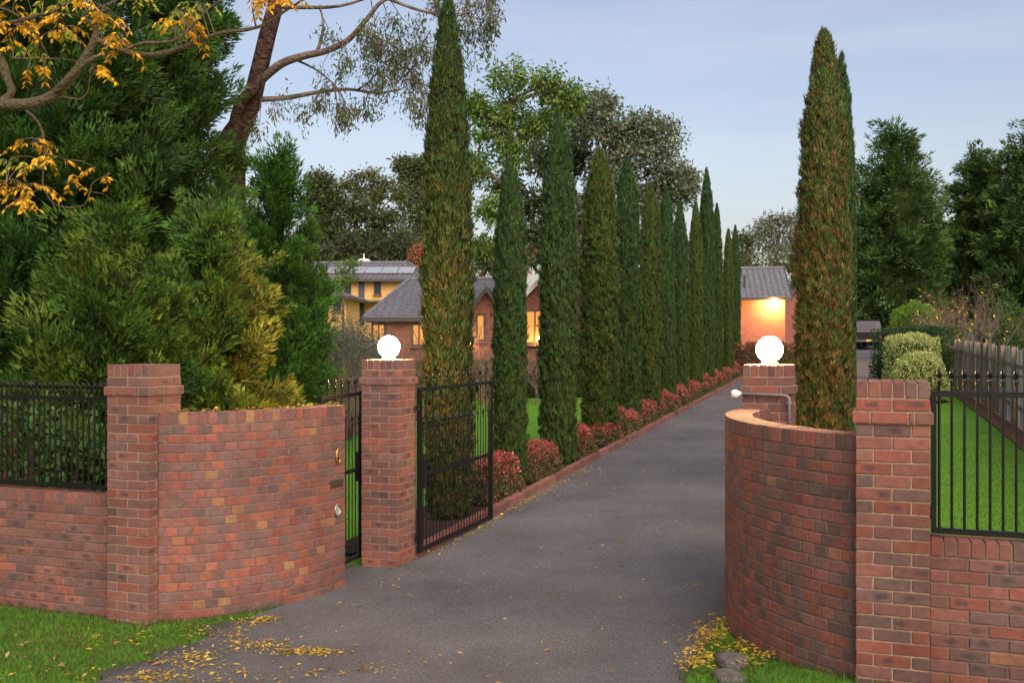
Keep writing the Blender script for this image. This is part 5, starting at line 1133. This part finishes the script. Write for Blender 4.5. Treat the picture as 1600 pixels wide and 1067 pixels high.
# ------------------------------------------------------------------ black truck parked at the end
Zt = 66.0; tx = X(1356, Zt); tk = thing('parked_truck', 'black pickup truck with grey canopy parked at the drive end', 'truck', (tx, Zt, G(tx, Zt) + .012), R(-4))
w = .90
MB().prism([(-w, .55), (w, .55), (w, 1.12), (w - .03, 1.15), (-w + .03, 1.15), (-w, 1.12)], 0.0, 4.3).build('body', 'car_black', tk)
MB().add([(-w + .02, .0, 1.16), (w - .02, .0, 1.16), (w - .12, .12, 1.92), (-w + .12, .12, 1.92), (-w + .02, 2.3, 1.16), (w - .02, 2.3, 1.16), (w - .12, 2.25, 1.92), (-w + .12, 2.25, 1.92)], [(0, 1, 2, 3), (5, 4, 7, 6), (1, 5, 6, 2), (4, 0, 3, 7), (3, 2, 6, 7)]).build('canopy', 'canopy_grey', tk)
MB().box((0, 1.18, 1.945), (1.66, 2.3, .045)).build('canopy_roof', 'car_black', tk)
rw = MB().add([(-.5, .015, 1.30), (.5, .015, 1.30), (.45, .085, 1.76), (-.45, .085, 1.76)], [(0, 1, 2, 3)]); o = rw.build('rear_window', 'window_glass', tk, (0, -.012, 0)); sm = o.modifiers.new('s', 'SOLIDIFY'); sm.thickness = .02
MB().box((0, -.02, .88), (1.62, .05, .46)).build('tailgate', 'car_black', tk); MB().box((0, -.12, .60), (1.75, .20, .14)).build('bumper', 'canopy_grey', tk); MB().box((0, -.235, .62), (.34, .015, .12)).build('number_plate', 'number_plate', tk)
MB().tube([(0, -.2, .45), (0, -.3, .45)], .04, 8).build('tow_bar', 'car_black', tk)
for q in (-1, 1):
    MB().box((q * .78, -.045, .82), (.14, .06, .22)).build('tail_light', 'tail_red', tk)
    for y in (.75, 3.5): 
        wh = MB(); wh.tube([(q * .70, y, .38), (q * .92, y, .38)], .38, 20); wo_ = wh.build('wheel', 'tyre', tk); MB().tube([(q * .915, y, .38), (q * .93, y, .38)], .2, 14).build('rim', 'canopy_grey', wo_)
MB().add([(-.82, 2.35, 1.16), (.82, 2.35, 1.16), (.7, 2.5, 1.86), (-.7, 2.5, 1.86), (-.82, 4.1, 1.16), (.82, 4.1, 1.16), (.7, 3.5, 1.86), (-.7, 3.5, 1.86)], [(0, 1, 2, 3), (5, 4, 7, 6), (1, 5, 6, 2), (4, 0, 3, 7), (3, 2, 6, 7)]).build('cab', 'car_black', tk)
MB().box((0, 4.6, .85), (1.7, 1.2, .62)).build('bonnet', 'car_black', tk)

# ------------------------------------------------------------------ grass and fallen leaves
def gcol(pal, C, n):
    c = mixcol(pal, n, .22); x, y = C[:, 0], C[:, 1]
    w = np.clip(.25 + .35 * np.sin(x * 3.1 + 1.7 * np.sin(y * 2.3)) + .3 * np.sin(y * 5.3 + x * 2.1) + .25 * rng.normal(size=n), 0, 1)[:, None] * .45
    return c * (1 - w) + np.array([0.15, 0.145, 0.035]) * w
def grass(name, label, pts, hgt, pal, wd=.006):
    n = len(pts); C = np.array(pts); d = rng.normal(size=(n, 3)) * .45 + np.array([0, 0, 1.0]); ln = hgt * (.5 + .9 * rng.random(n))
    o = leaf_obj(name, [leaf_geo(C, d, rng.normal(size=(n, 3)) * np.array([1, 1, .2]), ln, np.full(n, wd), gcol(pal, C, n), .04)], 'leaf'); return tag(o, label, 'grass', kind='stuff')
def region(n, x0, x1, y0, y1, test):
    x = rng.uniform(x0, x1, n); y = rng.uniform(y0, y1, n); D, L = DL(x, y); k = test(x, y, D, L); x, y, D, L = x[k], y[k], D[k], L[k]
    return np.stack([x, y, GDL(D, L)], 1)
EL = np.vectorize(lambda D: drive_edges(D)[0]); ER = np.vectorize(lambda D: drive_edges(D)[1])
VG = [(0.045, 0.13, 0.018), (0.06, 0.16, 0.02), (0.09, 0.15, 0.025), (0.12, 0.12, 0.035)]
def wall_side(x, y): return (x - RLC.x) * E2.x + (y - RLC.y) * E2.y          # <0 = street side of the fence line
def arcr(x, y, c): return np.hypot(x - c.x, y - c.y)
grass('verge_grass', 'short rough grass on the left verge below the brick wall', region(62000, -7, -1.2, 6.4, 10.4, lambda x, y, D, L: (L < EL(D) + .02) & ((wall_side(x, y) < .1) | ((x > RLC.x + .3) & (arcr(x, y, LCEN) > LRAD - .02) & (y < 10.2)))), .05, VG)
grass('verge_grass', 'rough grass at the foot of the right brick wall', region(26000, 1.2, 5.2, 5.4, 8.4, lambda x, y, D, L: (L > ER(D) - .04) & ((wall_side(x, y) < wall_side(RRC.x, RRC.y) + .1) | (arcr(x, y, RCEN) > RRAD)) & (arcr(x, y, RCEN) > RRAD - .01 + 0 * x) | ((x > RRC.x) & (wall_side(x, y) < wall_side(RRC.x, RRC.y) + .1))), .055, VG)
LG = [(0.07, 0.20, 0.016), (0.09, 0.24, 0.02), (0.055, 0.165, 0.015)]
grass('lawn_grass', 'mown green lawn behind the right fence', region(300000, 2.6, 10.5, 7.2, 24, lambda x, y, D, L: (L > 4.6) & (L < 7.7) & (wall_side(x, y) > wall_side(RRC.x, RRC.y) + .4) & (rng.random(len(x)) < np.clip(8.5 / y, 0, 1) ** 1.6)), .032, LG, .007)
grass('lawn_grass', 'mown green lawn left of the cypress row', region(60000, -7, 2.5, 12, 24, lambda x, y, D, L: (L < -1.3) & (D > .3) & (rng.random(len(x)) < np.clip(14 / y, 0, 1) ** 2)), .035, LG, .008)
YL = [(0.56, 0.39, 0.05), (0.64, 0.49, 0.12), (0.44, 0.29, 0.05), (0.36, 0.27, 0.09), (0.60, 0.42, 0.04)]; BRN = [(0.28, 0.13, 0.06), (0.40, 0.22, 0.10), (0.50, 0.34, 0.20)]
def litter(name, label, P, size, pal, dz):
    n = len(P); C = np.array(P); C[:, 2] += dz + rng.random(n) * .012; d = rng.normal(size=(n, 3)) * np.array([1, 1, .12]); nr = rng.normal(size=(n, 3)) * .3 + np.array([0, 0, 1.0]); ln = size * (.4 + 1.1 * rng.random(n))
    return tag(leaf_obj(name, [leaf_geo(C, d, nr, ln, ln * (.22 + .22 * rng.random(n)), mixcol(pal, n, .22), .12)], 'leaf'), label, 'leaves', kind='stuff')
def clusters(cs, per):
    out = []
    for px, py, sx, sy, k in cs:
        Z = FPX * EYE / (py - 533.5)
        for q in range(int(k * per)):
            x = (px + rnd.gauss(0, sx) - 800) / FPX; y_ = py + rnd.gauss(0, sy); Z = FPX * (EYE - .06) / max(y_ - 533.5, 60); X_ = x * Z; out.append((X_, Z, G(X_, Z)))
    return np.array(out)
pt = clusters([(480, 1013, 30, 3.5, 30), (410, 1000, 22, 5, 18), (365, 992, 16, 6, 10), (330, 975, 30, 5, 14), (300, 1020, 26, 8, 26), (240, 1050, 30, 8, 26), (390, 963, 22, 3, 22), (420, 957, 12, 2, 10), (200, 985, 80, 14, 16), (120, 1045, 60, 14, 12), (330, 1050, 60, 10, 9), (450, 1045, 60, 10, 5), (560, 1050, 40, 8, 3), (640, 1035, 30, 8, 2)], 6)
litter('fallen_leaves', 'yellow leaf litter along the left drive edge and verge', pt, .045, YL, .016)
pt = clusters([(1095, 1030, 16, 16, 20), (1110, 1010, 14, 9, 20), (1085, 1055, 14, 8, 14), (1180, 1030, 24, 7, 16), (1230, 1045, 30, 6, 18), (1290, 1052, 30, 6, 14), (1170, 1055, 30, 8, 14), (1130, 990, 8, 8, 8), (1400, 1062, 90, 4, 10)], 9); pt[:, 2] += .04
litter('fallen_leaves', 'thick yellow leaf litter around the rocks by the right curved wall', pt, .045, YL, .02)
pt = []
for _ in range(900):
    D = rnd.uniform(-4.8, 20) if rnd.random() < .85 else rnd.uniform(20, 34); L = rnd.uniform(.0, 3.7) if rnd.random() < .7 else abs(rnd.gauss(0, .35)); p = W(D, L); pt.append((p.x, p.y, p.z))
for _ in range(420): D = rnd.uniform(.2, 7.5); p = W(D, .03 + abs(rnd.gauss(0, .10))); pt.append((p.x, p.y, p.z))
litter('fallen_leaves', 'scattered yellow leaves lying on the asphalt drive', np.array(pt), .045, YL + BRN[1:], .018)
pt = clusters([(60, 1010, 40, 20, 6), (160, 1000, 60, 20, 6), (620, 1045, 30, 10, 2), (1000, 900, 80, 60, 4), (1100, 930, 30, 50, 3), (1110, 1005, 20, 10, 2), (1500, 1055, 40, 4, 3), (220, 1030, 40, 12, 5)], 2)
litter('fallen_leaves', 'larger curled brown leaves on verge and drive', pt, .085, BRN, .03)
rr_ = []
for _ in range(120):
    s = rnd.random(); a = R(-82 + 66 * s); q = LRAD - rnd.uniform(.0, .23); rr_.append((LCEN.x + q * math.cos(a), LCEN.y + q * math.sin(a), 1.912))
litter('fallen_leaves', 'thin dry yellow leaves on top of the left curved wall', np.array(rr_), .05, YL, .003)
